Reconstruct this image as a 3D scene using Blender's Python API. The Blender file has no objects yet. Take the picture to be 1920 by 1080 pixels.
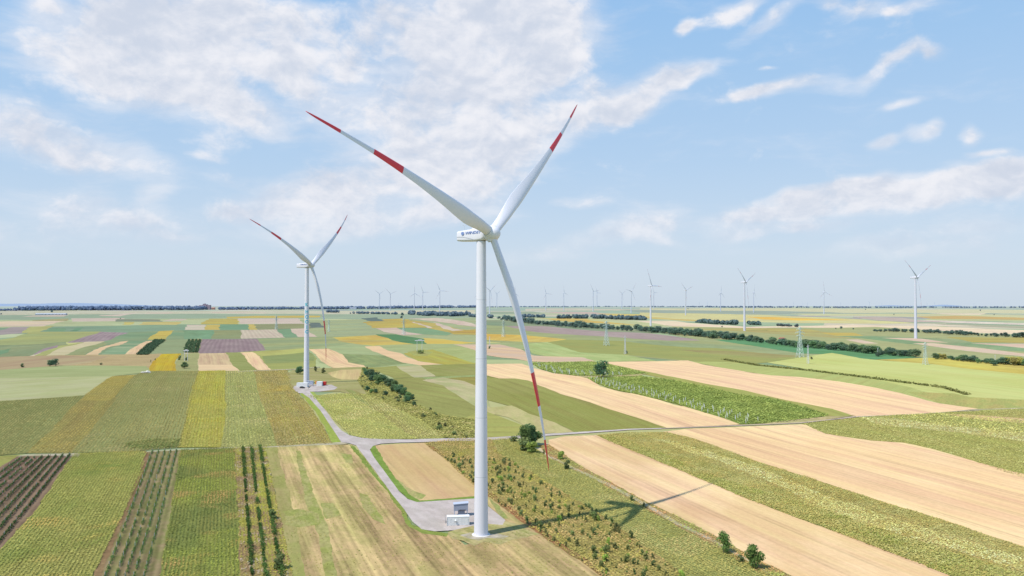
import bpy, bmesh, math, random
import numpy as np
from mathutils import Vector, Matrix
from mathutils.geometry import tessellate_polygon

random.seed(7)
rng = np.random.default_rng(7)
R = math.radians
C = bpy.context.scene.collection
scene = bpy.context.scene

# ------------------------------------------------------------------ camera
F = 1500.0            # focal length in px of a 1920 px wide frame
EYE = 567.0           # eye-level row
CAMZ = 77.1
PITCH = math.atan((EYE - 540) / F)
cd = bpy.data.cameras.new('camera')
cam = bpy.data.objects.new('camera', cd)
C.objects.link(cam)
cd.sensor_width = 36
cd.lens = 36 * F / 1920
cd.clip_start = 1
cd.clip_end = 80000
cam.location = (0, 0, CAMZ)
cam.rotation_euler = (R(90) + PITCH, 0, 0)
scene.camera = cam

cp, sp_ = math.cos(PITCH), math.sin(PITCH)
def ray(x, y):
    x = np.asarray(x, float); y = np.asarray(y, float)
    dx = (x - 960) / F; dy = np.ones_like(dx); dz = -(y - 540) / F
    return np.stack([dx, dy * cp - dz * sp_, dy * sp_ + dz * cp], -1)

# ------------------------------------------------------------------ terrain
PY = [-3000, 0, 265, 450, 665, 1000, 1550, 2360, 3800, 5400, 7000, 9000, 12000, 16000, 30000]
PZ = [0, 0, 0, 3.5, 10, 9, 7, 8, 15, 22, 30, 33, 14, -20, -200]
def _smooth_profile():
    ys = np.arange(-3000, 30001, 10.0)
    z = np.interp(ys, PY, PZ)
    for w in (15, 15):
        k = np.ones(w) / w
        z = np.convolve(np.pad(z, w, mode='edge'), k, 'same')[w:-w]
    return ys, z
_ys, _zs = _smooth_profile()
def T(x, y):
    x = np.asarray(x, float); y = np.asarray(y, float)
    z = np.interp(y, _ys, _zs)
    a = np.interp(y, [0, 300, 450, 1500, 2600, 5000], [0, 0.0, 1.6, 2.2, 1.2, 1.5])
    u = np.sin(x / 83 + 0.6 * np.sin(y / 140)) * np.sin(y / 117 + 1.1) + 0.6 * np.sin(x / 190 - y / 230 + 2)
    far = np.interp(y, [2000, 4000], [0, 1.2]) * np.sin(x / 900 + 1) * np.sin(y / 800)
    return z + a * u + far

def grid_lines(lo, hi, step, grow, end_lo, end_hi):
    l = list(np.arange(lo, hi + 1, step))
    s = step; v = l[-1]
    while v < end_hi:
        s *= grow; v += s; l.append(v)
    s = step; v = l[0]; pre = []
    while v > end_lo:
        s *= grow; v -= s; pre.append(v)
    return np.array(pre[::-1] + l)
GX = grid_lines(-900, 1200, 30, 1.12, -22000, 22000)
GY = grid_lines(120, 1500, 30, 1.07, -1500, 30000)
GZ = T(GX[None, :], GY[:, None])           # [iy, ix]

def Z(x, y):
    """height on the faceted ground"""
    x = np.asarray(x, float); y = np.asarray(y, float)
    ix = np.clip(np.searchsorted(GX, x, 'right') - 1, 0, len(GX) - 2)
    iy = np.clip(np.searchsorted(GY, y, 'right') - 1, 0, len(GY) - 2)
    u = (x - GX[ix]) / (GX[ix + 1] - GX[ix]); v = (y - GY[iy]) / (GY[iy + 1] - GY[iy])
    z00 = GZ[iy, ix]; z10 = GZ[iy, ix + 1]; z01 = GZ[iy + 1, ix]; z11 = GZ[iy + 1, ix + 1]
    return np.where(u >= v, z00 + u * (z10 - z00) + v * (z11 - z10), z00 + v * (z01 - z00) + u * (z11 - z01))

_tt = np.concatenate([np.arange(120, 1600, 12.0), np.geomspace(1600, 15000, 260)])
def G(x, y):
    """ground point (x,y) seen at photo pixel (x,y); arrays allowed"""
    r = ray(x, y); sh = r.shape[:-1]; r = r.reshape(-1, 3)
    out = np.zeros((len(r), 2))
    for i, d in enumerate(r):
        px = d[0] * _tt; py = d[1] * _tt; pz = CAMZ + d[2] * _tt
        h = pz - Z(px, py)
        k = np.argmax(h < 0) if (h < 0).any() else len(_tt) - 1
        a, b = _tt[max(k - 1, 0)], _tt[k]
        if h[k] < 0:
            for _ in range(26):
                m = (a + b) / 2
                if CAMZ + d[2] * m - float(Z(d[0] * m, d[1] * m)) < 0: b = m
                else: a = m
        out[i] = (d[0] * b, d[1] * b)
    return out.reshape(*sh, 2)

# ------------------------------------------------------------------ small helpers
def tag(o, label=None, cat=None, group=None, kind=None):
    if label: o['label'] = label
    if cat: o['category'] = cat
    if group: o['group'] = group
    if kind: o['kind'] = kind
    return o
def empty(name, loc, rz=0, sc=1.0):
    o = bpy.data.objects.new(name, None); C.objects.link(o)
    o.location = loc; o.rotation_euler = (0, 0, rz); o.scale = (sc, sc, sc)
    o.empty_display_size = 0.5
    return o
def link(name, me, parent=None):
    o = bpy.data.objects.new(name, me); C.objects.link(o)
    if parent is not None: o.parent = parent
    return o
def mesh_np(name, verts, faces, mats=(), col=None, uv=None, smooth=False, fmat=None):
    """verts Nx3, faces list or MxK array, col Nx3 (point colours)"""
    me = bpy.data.meshes.new(name)
    faces = np.asarray(faces) if not isinstance(faces, list) else faces
    if isinstance(faces, np.ndarray):
        n, k = faces.shape
        me.vertices.add(len(verts)); me.vertices.foreach_set('co', np.asarray(verts, np.float32).ravel())
        me.loops.add(n * k); me.loops.foreach_set('vertex_index', faces.astype(np.int32).ravel())
        me.polygons.add(n)
        me.polygons.foreach_set('loop_start', np.arange(0, n * k, k, dtype=np.int32))
        me.update(calc_edges=True)
    else:
        me.from_pydata([tuple(v) for v in verts], [], faces); me.update()
    for m in mats: me.materials.append(m)
    if col is not None:
        a = me.color_attributes.new('col', 'FLOAT_COLOR', 'POINT')
        c4 = np.ones((len(verts), 4), np.float32); c4[:, :3] = col
        a.data.foreach_set('color', c4.ravel())
    if uv is not None:
        l = me.uv_layers.new(name='UVMap')
        idx = np.zeros(len(me.loops), np.int32); me.loops.foreach_get('vertex_index', idx)
        l.data.foreach_set('uv', np.asarray(uv, np.float32)[idx].ravel())
    if fmat is not None:
        me.polygons.foreach_set('material_index', np.asarray(fmat, np.int32))
    if smooth:
        me.polygons.foreach_set('use_smooth', np.ones(len(me.polygons), bool))
    return me

# value noise on the plane, vectorised
_perm = rng.random((256, 256))
def vnoise(x, y, s):
    x = np.asarray(x, float) / s; y = np.asarray(y, float) / s
    xi = np.floor(x).astype(int); yi = np.floor(y).astype(int)
    fx = x - xi; fy = y - yi; fx = fx * fx * (3 - 2 * fx); fy = fy * fy * (3 - 2 * fy)
    g = lambda a, b: _perm[a % 256, b % 256]
    return (g(xi, yi) * (1 - fx) + g(xi + 1, yi) * fx) * (1 - fy) + (g(xi, yi + 1) * (1 - fx) + g(xi + 1, yi + 1) * fx) * fy
def fnoise(x, y, s):
    return 0.55 * vnoise(x, y, s) + 0.3 * vnoise(x + 77, y + 31, s / 2.1) + 0.15 * vnoise(x + 7, y + 131, s / 4.3)

# ------------------------------------------------------------------ materials
K = 1.62
def lin(c):
    c = np.asarray(c, float) / 255.0
    return np.where(c <= 0.04045, c / 12.92, ((c + 0.055) / 1.055) ** 2.4)
def A(c, k=1.0):
    """albedo that shows as photo colour c under this daylight"""
    return np.clip(lin(c) / K * k, 0.004, 0.82)
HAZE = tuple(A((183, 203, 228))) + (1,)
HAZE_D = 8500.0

def new_mat(name):
    m = bpy.data.materials.new(name); m.use_nodes = True
    nt = m.node_tree; nt.nodes.clear()
    out = nt.nodes.new('ShaderNodeOutputMaterial')
    return m, nt, out
def N(nt, t, **kw):
    n = nt.nodes.new(t)
    for k, v in kw.items():
        if k.startswith('i_'):
            key = k[2:]
            n.inputs[int(key) if key.isdigit() else key].default_value = v
        else: setattr(n, k, v)
    return n
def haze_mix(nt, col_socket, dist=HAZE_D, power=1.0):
    """paints distance haze into the surface colour, measured from the origin below the camera"""
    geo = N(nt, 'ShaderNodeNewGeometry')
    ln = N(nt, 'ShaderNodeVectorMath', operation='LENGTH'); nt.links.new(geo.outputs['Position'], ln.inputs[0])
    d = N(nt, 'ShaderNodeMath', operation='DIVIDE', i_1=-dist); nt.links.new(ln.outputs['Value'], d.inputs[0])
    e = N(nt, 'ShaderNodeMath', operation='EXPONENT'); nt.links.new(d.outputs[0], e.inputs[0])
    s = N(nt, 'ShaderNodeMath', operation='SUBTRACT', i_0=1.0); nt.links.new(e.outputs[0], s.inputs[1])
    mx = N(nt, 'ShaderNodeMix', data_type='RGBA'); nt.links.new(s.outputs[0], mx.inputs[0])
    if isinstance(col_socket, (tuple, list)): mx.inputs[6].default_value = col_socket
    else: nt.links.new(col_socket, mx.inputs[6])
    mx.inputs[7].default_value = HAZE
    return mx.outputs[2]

def simple_mat(name, rgb, rough=0.6, haze=False, bump=0.0, nscale=3.0, var=0.08, spec=0.3, metal=0.0):
    m, nt, out = new_mat(name)
    b = N(nt, 'ShaderNodeBsdfPrincipled'); b.inputs['Roughness'].default_value = rough
    b.inputs['Specular IOR Level'].default_value = spec; b.inputs['Metallic'].default_value = metal
    tc = N(nt, 'ShaderNodeTexCoord')
    n = N(nt, 'ShaderNodeTexNoise', i_Scale=nscale, i_Detail=5.0); nt.links.new(tc.outputs['Object'], n.inputs['Vector'])
    mx = N(nt, 'ShaderNodeMix', data_type='RGBA')
    rgb = np.asarray(rgb, float)
    mx.inputs[6].default_value = tuple(rgb * (1 - var)) + (1,)
    mx.inputs[7].default_value = tuple(np.clip(rgb * (1 + var), 0, .95)) + (1,)
    nt.links.new(n.outputs['Fac'], mx.inputs[0])
    c = mx.outputs[2]
    if haze: c = haze_mix(nt, c)
    nt.links.new(c, b.inputs['Base Color'])
    if bump:
        bp = N(nt, 'ShaderNodeBump', i_Strength=bump, i_Distance=0.05); nt.links.new(n.outputs['Fac'], bp.inputs['Height'])
        nt.links.new(bp.outputs[0], b.inputs['Normal'])
    nt.links.new(b.outputs[0], out.inputs[0])
    return m

def attr_mat(name, haze=True, rough=0.8, trans=0.25, hd=4800.0):
    """foliage: colour from the mesh"""
    m, nt, out = new_mat(name)
    at = N(nt, 'ShaderNodeVertexColor', layer_name='col')
    oi = N(nt, 'ShaderNodeObjectInfo')
    hsv = N(nt, 'ShaderNodeHueSaturation')
    mr = N(nt, 'ShaderNodeMapRange', i_3=0.75, i_4=1.25); nt.links.new(oi.outputs['Random'], mr.inputs[0])
    nt.links.new(mr.outputs[0], hsv.inputs['Value'])
    mh = N(nt, 'ShaderNodeMapRange', i_3=0.49, i_4=0.512); nt.links.new(oi.outputs['Random'], mh.inputs[0])
    nt.links.new(mh.outputs[0], hsv.inputs['Hue'])
    nt.links.new(at.outputs['Color'], hsv.inputs['Color'])
    c = hsv.outputs[0]
    if haze: c = haze_mix(nt, c, hd)
    d = N(nt, 'ShaderNodeBsdfDiffuse'); nt.links.new(c, d.inputs[0])
    tr = N(nt, 'ShaderNodeBsdfTranslucent'); nt.links.new(c, tr.inputs[0])
    ms = N(nt, 'ShaderNodeMixShader', i_0=trans)
    nt.links.new(d.outputs[0], ms.inputs[1]); nt.links.new(tr.outputs[0], ms.inputs[2])
    nt.links.new(ms.outputs[0], out.inputs[0])
    return m

# one shared node group for all farmland surfaces
def make_field_group():
    g = bpy.data.node_groups.new('farmland', 'ShaderNodeTree')
    itf = g.interface
    def sock(n, t, d):
        s = itf.new_socket(name=n, in_out='INPUT', socket_type=t); s.default_value = d
    sock('Color', 'NodeSocketColor', (.3, .3, .1, 1)); sock('Color2', 'NodeSocketColor', (.3, .3, .1, 1))
    sock('Patch', 'NodeSocketFloat', 30.0); sock('Streak', 'NodeSocketFloat', .15)
    sock('StreakW', 'NodeSocketFloat', 1.5); sock('RowSpacing', 'NodeSocketFloat', 3.0)
    sock('RowAmp', 'NodeSocketFloat', 0.1); sock('Fine', 'NodeSocketFloat', 0.25); sock('Seed', 'NodeSocketFloat', 0.0)
    sock('FineScale', 'NodeSocketFloat', 1.0); sock('PatchAmt', 'NodeSocketFloat', 1.0); sock('Tram', 'NodeSocketFloat', 0.0)
    itf.new_socket(name='BSDF', in_out='OUTPUT', socket_type='NodeSocketShader')
    gi = g.nodes.new('NodeGroupInput'); go = g.nodes.new('NodeGroupOutput')
    L = g.links.new
    uv = N(g, 'ShaderNodeUVMap', uv_map='UVMap')
    sep = N(g, 'ShaderNodeSeparateXYZ'); L(uv.outputs[0], sep.inputs[0])
    def math_(op, a, b=None):
        n = N(g, 'ShaderNodeMath', operation=op)
        for i, v in enumerate((a, b)):
            if v is None: continue
            if isinstance(v, (int, float)): n.inputs[i].default_value = v
            else: L(v, n.inputs[i])
        return n.outputs[0]
    def vec(x, y, z):
        c = N(g, 'ShaderNodeCombineXYZ')
        for i, v in enumerate((x, y, z)):
            if isinstance(v, (int, float)): c.inputs[i].default_value = v
            else: L(v, c.inputs[i])
        return c.outputs[0]
    def noise(v, scale, detail, rough=.55):
        n = N(g, 'ShaderNodeTexNoise', i_Scale=scale, i_Detail=detail, i_Roughness=rough); L(v, n.inputs['Vector']); return n.outputs['Fac']
    U, V = sep.outputs[0], sep.outputs[1]; sd = gi.outputs['Seed']
    # warp across-row coordinate a little so that rows wander
    # large patches
    pu = math_('DIVIDE', U, gi.outputs['Patch']); pv = math_('DIVIDE', V, math_('MULTIPLY', gi.outputs['Patch'], 2.2))
    n1 = noise(vec(pu, pv, sd), 1.0, 6.0, .62)
    f1 = N(g, 'ShaderNodeMapRange', interpolation_type='SMOOTHSTEP', i_1=.38, i_2=.62); L(n1, f1.inputs[0])
    fac1 = math_('MULTIPLY', f1.outputs[0], gi.outputs['PatchAmt'])
    # streaks along the rows
    su = math_('DIVIDE', U, gi.outputs['StreakW'])
    n2 = noise(vec(su, math_('MULTIPLY', V, .012), sd), 1.0, 4.0, .6)
    n2b = noise(vec(math_('MULTIPLY', su, .23), math_('MULTIPLY', V, .006), math_('ADD', sd, 9.0)), 1.0, 3.0, .5)
    # rows
    rw = math_('SINE', math_('MULTIPLY', math_('DIVIDE', U, gi.outputs['RowSpacing']), 6.2832))
    # fine grain
    tram = math_('POWER', math_('ABSOLUTE', math_('SINE', math_('ADD', math_('MULTIPLY', U, 3.1416 / 13.0), math_('MULTIPLY', n2b, .8)))), 90.0)
    tram2 = math_('POWER', math_('ABSOLUTE', math_('SINE', math_('ADD', math_('MULTIPLY', math_('ADD', U, 2.1), 3.1416 / 13.0), math_('MULTIPLY', n2b, .8)))), 90.0)
    brk = N(g, 'ShaderNodeMapRange', i_1=.42, i_2=.6); L(noise(vec(math_('MULTIPLY', U, .05), math_('MULTIPLY', V, .02), math_('ADD', sd, 4.0)), 1.0, 2.0), brk.inputs[0])
    trm = math_('MULTIPLY', math_('MULTIPLY', math_('ADD', tram, tram2), brk.outputs[0]), gi.outputs['Tram'])
    fs = N(g, 'ShaderNodeVectorMath', operation='SCALE'); L(vec(U, math_('MULTIPLY', V, .6), sd), fs.inputs[0]); L(gi.outputs['FineScale'], fs.inputs['Scale'])
    n3 = noise(fs.outputs[0], 1.0, 4.0, .72)
    mx = N(g, 'ShaderNodeMix', data_type='RGBA'); L(fac1, mx.inputs[0]); L(gi.outputs['Color'], mx.inputs[6]); L(gi.outputs['Color2'], mx.inputs[7])
    # brightness = 1 + streak*(n2-.5)*2 + ...
    a = math_('MULTIPLY', math_('SUBTRACT', math_('ADD', n2, n2b), 1.0), math_('MULTIPLY', gi.outputs['Streak'], 2.2))
    b = math_('MULTIPLY', rw, gi.outputs['RowAmp'])
    c = math_('MULTIPLY', math_('SUBTRACT', n3, .5), math_('MULTIPLY', gi.outputs['Fine'], 3.0))
    br = math_('SUBTRACT', math_('ADD', math_('ADD', 1.0, a), math_('ADD', b, c)), trm)
    hs = N(g, 'ShaderNodeHueSaturation'); L(br, hs.inputs['Value']); L(mx.outputs[2], hs.inputs['Color'])
    # slight yellow/green drift
    mh = N(g, 'ShaderNodeMapRange', i_1=.3, i_2=.7, i_3=.487, i_4=.513); L(n2b, mh.inputs[0]); L(mh.outputs[0], hs.inputs['Hue'])
    bs = N(g, 'ShaderNodeBsdfDiffuse', i_Roughness=.6); L(hs.outputs[0], bs.inputs['Color'])
    bp = N(g, 'ShaderNodeBump', i_Strength=.35, i_Distance=.35); L(math_('ADD', n3, math_('MULTIPLY', rw, .12)), bp.inputs['Height']); L(bp.outputs[0], bs.inputs['Normal'])
    L(bs.outputs[0], go.inputs[0])
    return g
FG = make_field_group()
_seed = [0]
def field_mat(name, c1, c2, **kw):
    m, nt, out = new_mat(name)
    g = nt.nodes.new('ShaderNodeGroup'); g.node_tree = FG
    _seed[0] += 1
    g.inputs['Color'].default_value = tuple(c1) + (1,); g.inputs['Color2'].default_value = tuple(c2) + (1,)
    g.inputs['Seed'].default_value = _seed[0] * 3.17
    for k, v in kw.items(): g.inputs[k].default_value = v
    nt.links.new(g.outputs[0], out.inputs[0])
    return m

# ------------------------------------------------------------------ draped sheets
def warp(P, amt=1.0):
    x, y = P[:, 0], P[:, 1]
    s = amt * np.clip(y / 500, .35, 6)
    dx = np.sin(y / 9.1 + x / 23) * .22 + np.sin(x / 5.3 + 1 - y / 7) * .15 + np.sin(y / 41 + 2) * .5
    dy = np.sin(x / 8.3 + y / 31) * .22 + np.sin(y / 4.9 + x / 6 + 2) * .15 + np.sin(x / 37 + 1) * .5
    near = np.interp(y, [0, 450, 900], [1, 1, 0])
    h1 = np.sin(x * 2.3 + np.sin(y * 1.7) * 2) * np.sin(y * 1.9 + x * .7); h2 = np.sin(y * 2.6 + np.sin(x * 1.4) * 2) * np.sin(x * 1.7 - y * .6)
    return P + np.stack([dx * s + h1 * .38 * near, dy * s + h2 * .38 * near], 1)
def densify(P, step):
    out = []
    n = len(P)
    for i in range(n):
        a, b = P[i], P[(i + 1) % n]
        k = max(1, int(np.linalg.norm(b - a) / step))
        for j in range(k): out.append(a + (b - a) * j / k)
    return np.array(out)
def clip_half(poly, f):
    out = []
    n = len(poly)
    for i in range(n):
        p, q = poly[i], poly[(i + 1) % n]
        fp, fq = f(p), f(q)
        if fp >= 0: out.append(p)
        if (fp >= 0) != (fq >= 0):
            t = fp / (fp - fq); out.append((p[0] + (q[0] - p[0]) * t, p[1] + (q[1] - p[1]) * t))
    return out
def drape(P, off):
    """split the plan polygon along the facets of the ground and lift it by off"""
    tris = tessellate_polygon([[Vector((p[0], p[1], 0)) for p in P]])
    verts = {}; vl = []; faces = []
    def vid(p):
        k = (round(p[0], 2), round(p[1], 2))
        if k not in verts:
            verts[k] = len(vl); vl.append(p)
        return verts[k]
    for t in tris:
        tr = [(float(P[i][0]), float(P[i][1])) for i in t]
        xs = [p[0] for p in tr]; ys = [p[1] for p in tr]
        ix0 = max(0, int(np.searchsorted(GX, min(xs), 'right')) - 1); ix1 = min(len(GX) - 2, int(np.searchsorted(GX, max(xs), 'right')) - 1)
        iy0 = max(0, int(np.searchsorted(GY, min(ys), 'right')) - 1); iy1 = min(len(GY) - 2, int(np.searchsorted(GY, max(ys), 'right')) - 1)
        for iy in range(iy0, iy1 + 1):
            ya, yb = GY[iy], GY[iy + 1]
            band = tr if iy0 == iy1 else clip_half(clip_half(tr, lambda p: p[1] - ya), lambda p: yb - p[1])
            if len(band) < 3: continue
            for ix in range(ix0, ix1 + 1):
                xa, xb = GX[ix], GX[ix + 1]
                cell = band if ix0 == ix1 else clip_half(clip_half(band, lambda p: p[0] - xa), lambda p: xb - p[0])
                if len(cell) < 3: continue
                kx, ky = 1 / (xb - xa), 1 / (yb - ya)
                fd = lambda p: (p[0] - xa) * kx - (p[1] - ya) * ky
                for s in (1, -1):
                    c = clip_half(cell, lambda p: s * fd(p))
                    if len(c) < 3: continue
                    ids = []
                    for p in c:
                        i = vid(p)
                        if i not in ids: ids.append(i)
                    if len(ids) < 3: continue
                    ar = sum(vl[ids[k]][0] * vl[ids[(k + 1) % len(ids)]][1] - vl[ids[(k + 1) % len(ids)]][0] * vl[ids[k]][1] for k in range(len(ids)))
                    if abs(ar) < 1e-3: continue
                    if ar < 0: ids = ids[::-1]
                    faces.append(ids)
    V = np.array(vl)
    z = Z(V[:, 0], V[:, 1]) + off
    return np.column_stack([V, z]), faces

_layer = [0]
def parse(s):
    return np.array([[float(v) for v in t.split(',')] for t in s.split()])
def sheet(name, P, mat, off=None, direction=None, parent=None):
    """P: plan polygon (world). returns object"""
    if off is None:
        _layer[0] += 1; off = 0.02 + _layer[0] * 0.0016
    V, faces = drape(P, off)
    if direction is None:
        e = np.roll(P, -1, 0) - P
        l = np.linalg.norm(e, axis=1); d = e[np.argmax(l)]
    else: d = np.asarray(direction, float)
    d = d / np.linalg.norm(d); n = np.array([-d[1], d[0]])
    uv = np.column_stack([V[:, :2] @ n, V[:, :2] @ d])
    me = mesh_np(name, V, faces, [mat], uv=uv)
    o = link(name, me, parent); o['kind'] = 'structure'
    return o

# palette kinds: c2 is the patch colour, rest shader numbers
KINDS = {
 'straw':   dict(Patch=38., Streak=.17, StreakW=1.4, RowSpacing=4.2, RowAmp=.02, Fine=.13, FineScale=.8, Tram=.16),
 'crop':    dict(Patch=26., Streak=.13, StreakW=1.3, RowSpacing=2.1, RowAmp=.03, Fine=.22, FineScale=.8, Tram=.14),
 'rows':    dict(Patch=30., Streak=.10, StreakW=2.5, RowSpacing=6.0, RowAmp=.22, Fine=.15, FineScale=.5),
 'plough':  dict(Patch=60., Streak=.12, StreakW=3.0, RowSpacing=9.0, RowAmp=.06, Fine=.10, FineScale=.5),
 'rough':   dict(Patch=9.,  Streak=.10, StreakW=3.0, RowSpacing=5.0, RowAmp=.0,  Fine=.42, FineScale=.7),
 'far':     dict(Patch=130., Streak=.16, StreakW=14., RowSpacing=30., RowAmp=.02, Fine=.16, FineScale=.11),
 'gravel':  dict(Patch=6.,  Streak=.05, StreakW=1.0, RowSpacing=3.0, RowAmp=.0,  Fine=.12, FineScale=2.0),
}
PLAN = {}
def warm(c):
    """late-summer cast: greens lean to yellow"""
    r, g, b = c
    if g > r - 14 and b < r - 20 and b < g - 20: return (r + .4 * (g - r) + 3, g - 2, b + 3)
    return c
def field(name, kind, c1, c2, pts, rows=None, key=None, **kw):
    px = parse(pts)
    P = G(px[:, 0], px[:, 1])
    ym = P[:, 1].mean()
    P = densify(P, 3.0 if ym < 420 else float(np.clip(ym / 60, 8, 200)))
    P = warp(P)
    d = None
    if rows:
        r = parse(rows); g = G(r[:, 0], r[:, 1]); d = g[1] - g[0]
    p = dict(KINDS[kind]); p.update(kw)
    c1, c2 = warm(c1), warm(c2)
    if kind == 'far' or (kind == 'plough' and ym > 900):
        q = min(.24, .08 + ym / 14000.0)  # pale distance haze mixed into the colours of far fields
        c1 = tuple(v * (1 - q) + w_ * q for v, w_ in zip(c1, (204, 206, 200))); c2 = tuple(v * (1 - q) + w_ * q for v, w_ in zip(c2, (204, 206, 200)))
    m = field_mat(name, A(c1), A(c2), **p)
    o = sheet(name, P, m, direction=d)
    if key:
        if d is None:
            ee = np.roll(P, -1, 0) - P; d = P[(np.argmax(P[:, 1]))] - P[np.argmin(P[:, 1])]
        PLAN[key] = (P, d)
    return o

# ------------------------------------------------------------------ ground
def make_ground():
    m, nt, out = new_mat('patchwork_soil')
    L = nt.links.new
    geo = N(nt, 'ShaderNodeNewGeometry')
    mp = N(nt, 'ShaderNodeMapping', vector_type='POINT'); L(geo.outputs['Position'], mp.inputs[0])
    mp.inputs['Scale'].default_value = (1 / 420., 1 / 260., 0); mp.inputs['Rotation'].default_value = (0, 0, .25)
    vo = N(nt, 'ShaderNodeTexVoronoi', distance='CHEBYCHEV', i_Scale=1.0, i_Randomness=.8); L(mp.outputs[0], vo.inputs['Vector'])
    sp = N(nt, 'ShaderNodeSeparateColor'); L(vo.outputs['Color'], sp.inputs[0])
    cr = N(nt, 'ShaderNodeValToRGB'); L(sp.outputs[0], cr.inputs[0])
    cr.color_ramp.interpolation = 'CONSTANT'
    cols = [(168, 182, 128), (190, 196, 135), (150, 168, 118), (222, 205, 165), (205, 200, 120), (172, 188, 135), (178, 165, 140), (196, 200, 145), (196, 192, 130), (160, 175, 125)]
    el = cr.color_ramp.elements
    while len(el) < len(cols): el.new(0.5)
    for i, c in enumerate(cols):
        el[i].position = i / len(cols); el[i].color = tuple(A(c)) + (1,)
    nz = N(nt, 'ShaderNodeTexNoise', i_Scale=.02, i_Detail=8.0); L(geo.outputs['Position'], nz.inputs['Vector'])
    hs = N(nt, 'ShaderNodeHueSaturation'); L(cr.outputs[0], hs.inputs['Color'])
    mr = N(nt, 'ShaderNodeMapRange', i_3=.75, i_4=1.25); L(nz.outputs['Fac'], mr.inputs[0]); L(mr.outputs[0], hs.inputs['Value'])
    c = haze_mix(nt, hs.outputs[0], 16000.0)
    b = N(nt, 'ShaderNodeBsdfDiffuse'); L(c, b.inputs[0]); L(b.outputs[0], out.inputs[0])
    ny, nx = GZ.shape
    X, Y = np.meshgrid(GX, GY)
    V = np.column_stack([X.ravel(), Y.ravel(), GZ.ravel()])
    i = np.arange(ny * nx).reshape(ny, nx)
    a, b_, c_, d = i[:-1, :-1].ravel(), i[:-1, 1:].ravel(), i[1:, 1:].ravel(), i[1:, :-1].ravel()
    F3 = np.concatenate([np.column_stack([a, b_, c_]), np.column_stack([a, c_, d])])
    o = link('ground', mesh_np('ground', V, F3, [m])); o['kind'] = 'structure'
make_ground()

# colours read off the photograph (sRGB)
ST = (250, 215, 167); ST2 = (244, 206, 160); PK = (218, 190, 163); PK2 = (205, 180, 155)
GD = (214, 182, 84); GD2 = (190, 172, 84); OL = (160, 162, 94); OL2 = (148, 155, 92)
GR = (150, 172, 112); GR2 = (165, 182, 118); LG = (172, 190, 126); LG2 = (190, 202, 138)
TE = (122, 156, 110); TE2 = (136, 164, 116); DG = (92, 132, 88); YG = (186, 186, 96); YG2 = (176, 180, 100)
PU = (158, 131, 130); PU2 = (174, 148, 144); BE = (205, 194, 145); BE2 = (190, 186, 132)

S = 'structure'
# ---- far strips, left
field('pasture', 'far', (205, 200, 155), (215, 208, 170), "-40,583 520,583 890,581 890,590 480,590 -40,592")
field('maize_field', 'far', (158, 176, 138), (150, 166, 132), "-40,591 250,589 480,589 900,588 900,600 480,597 -40,601")
field('maize_field', 'far', LG2, LG, "-40,600 240,598 480,597 640,598 700,600 640,606 345,609 95,613 -40,618")
field('maize_field', 'far', (124, 152, 118), (135, 160, 118), "-40,616 120,612 345,608 600,606 700,606 700,640 345,640 180,624 -40,628")
field('maize_field', 'far', (142, 168, 116), (158, 176, 112), "560,600 900,596 900,660 560,664")
field('stubble_field', 'far', (222, 195, 168), (228, 205, 178), "185,592 225,593 262,585 240,587 215,590 190,591")
field('stubble_field', 'far', (225, 196, 170), (218, 190, 165), "135,597 215,596 235,597 232,602 135,603")
field('stubble_field', 'far', (220, 196, 170), (215, 190, 160), "305,602 322,598 350,598 345,601")
field('barley_field', 'far', (182, 166, 104), (168, 160, 104), "62,600 130,597 125,602 62,602")
field('wheat_field', 'far', ST, PK, "-40,604 20,602 120,602 95,608 80,612 -40,613")
field('stubble_field', 'far', (212, 190, 165), PK, "60,591.5 130,590 120,593.5 40,594")
field('stubble_field', 'far', (224, 204, 172), PK, "275,586 330,585.5 315,588 270,588")
field('stubble_field', 'far', (224, 204, 172), PK, "395,585 440,584.5 500,585.5 498,587.5 400,587")
field('soybean_field', 'far', (122, 132, 104), (132, 140, 105), "220,598 300,599 305,603 215,603")
field('sunflower_field', 'far', (205, 182, 92), GD, "235,604 255,604 245,609 230,609")
field('sunflower_field', 'far', (214, 192, 108), GD, "270,604 342,604 332,609 260,609")
field('fallow_field', 'plough', (178, 158, 148), (165, 146, 138), "-40,628 22,613 55,613 38,625 -20,630")
field('sunflower_field', 'far', (188, 182, 98), YG, "38,625 55,613 100,611 72,623")
field('soybean_field', 'far', (112, 150, 102), TE, "85,621.5 95,615 125,615 120,621.5")
field('soybean_field', 'far', (98, 142, 100), TE, "132,621 142,615 156,614 146,621")
field('sunflower_field', 'far', (205, 172, 72), GD, "425,594 480,592 600,592 600,595 500,596 425,597")
field('sunflower_field', 'far', (200, 172, 74), (185, 165, 80), "375,608 392,597.5 450,597.5 445,608")
field('stubble_field', 'far', (222, 196, 172), PK, "445,597.5 560,597 570,607 450,607.5")
field('stubble_field', 'far', (216, 198, 165), PK, "345,618.5 352,609 386,609 383,618.5")
field('sunflower_field', 'far', (205, 172, 76), GD, "383,618.5 387,609 413,609 411,618.5")
field('soybean_field', 'far', (104, 144, 104), TE, "411,618.5 413,608 466,608 466,618.5")
field('sunflower_field', 'far', GD2, GD, "466,618.5 466,608 477,608 482,618.5")
field('maize_field', 'far', (130, 142, 90), (145, 150, 90), "482,618 477,608 572,607 600,614 560,619")
field('soybean_field', 'far', (96, 108, 98), (88, 102, 92), "580,605 597,605 612,614 582,614.5")
field('soybean_field', 'far', (118, 154, 106), TE, "305,636 320,619.5 402,619.5 397,635")
field('barley_field', 'far', (146, 152, 88), (132, 148, 92), "397,635 402,619.5 453,619 455,635")
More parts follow.
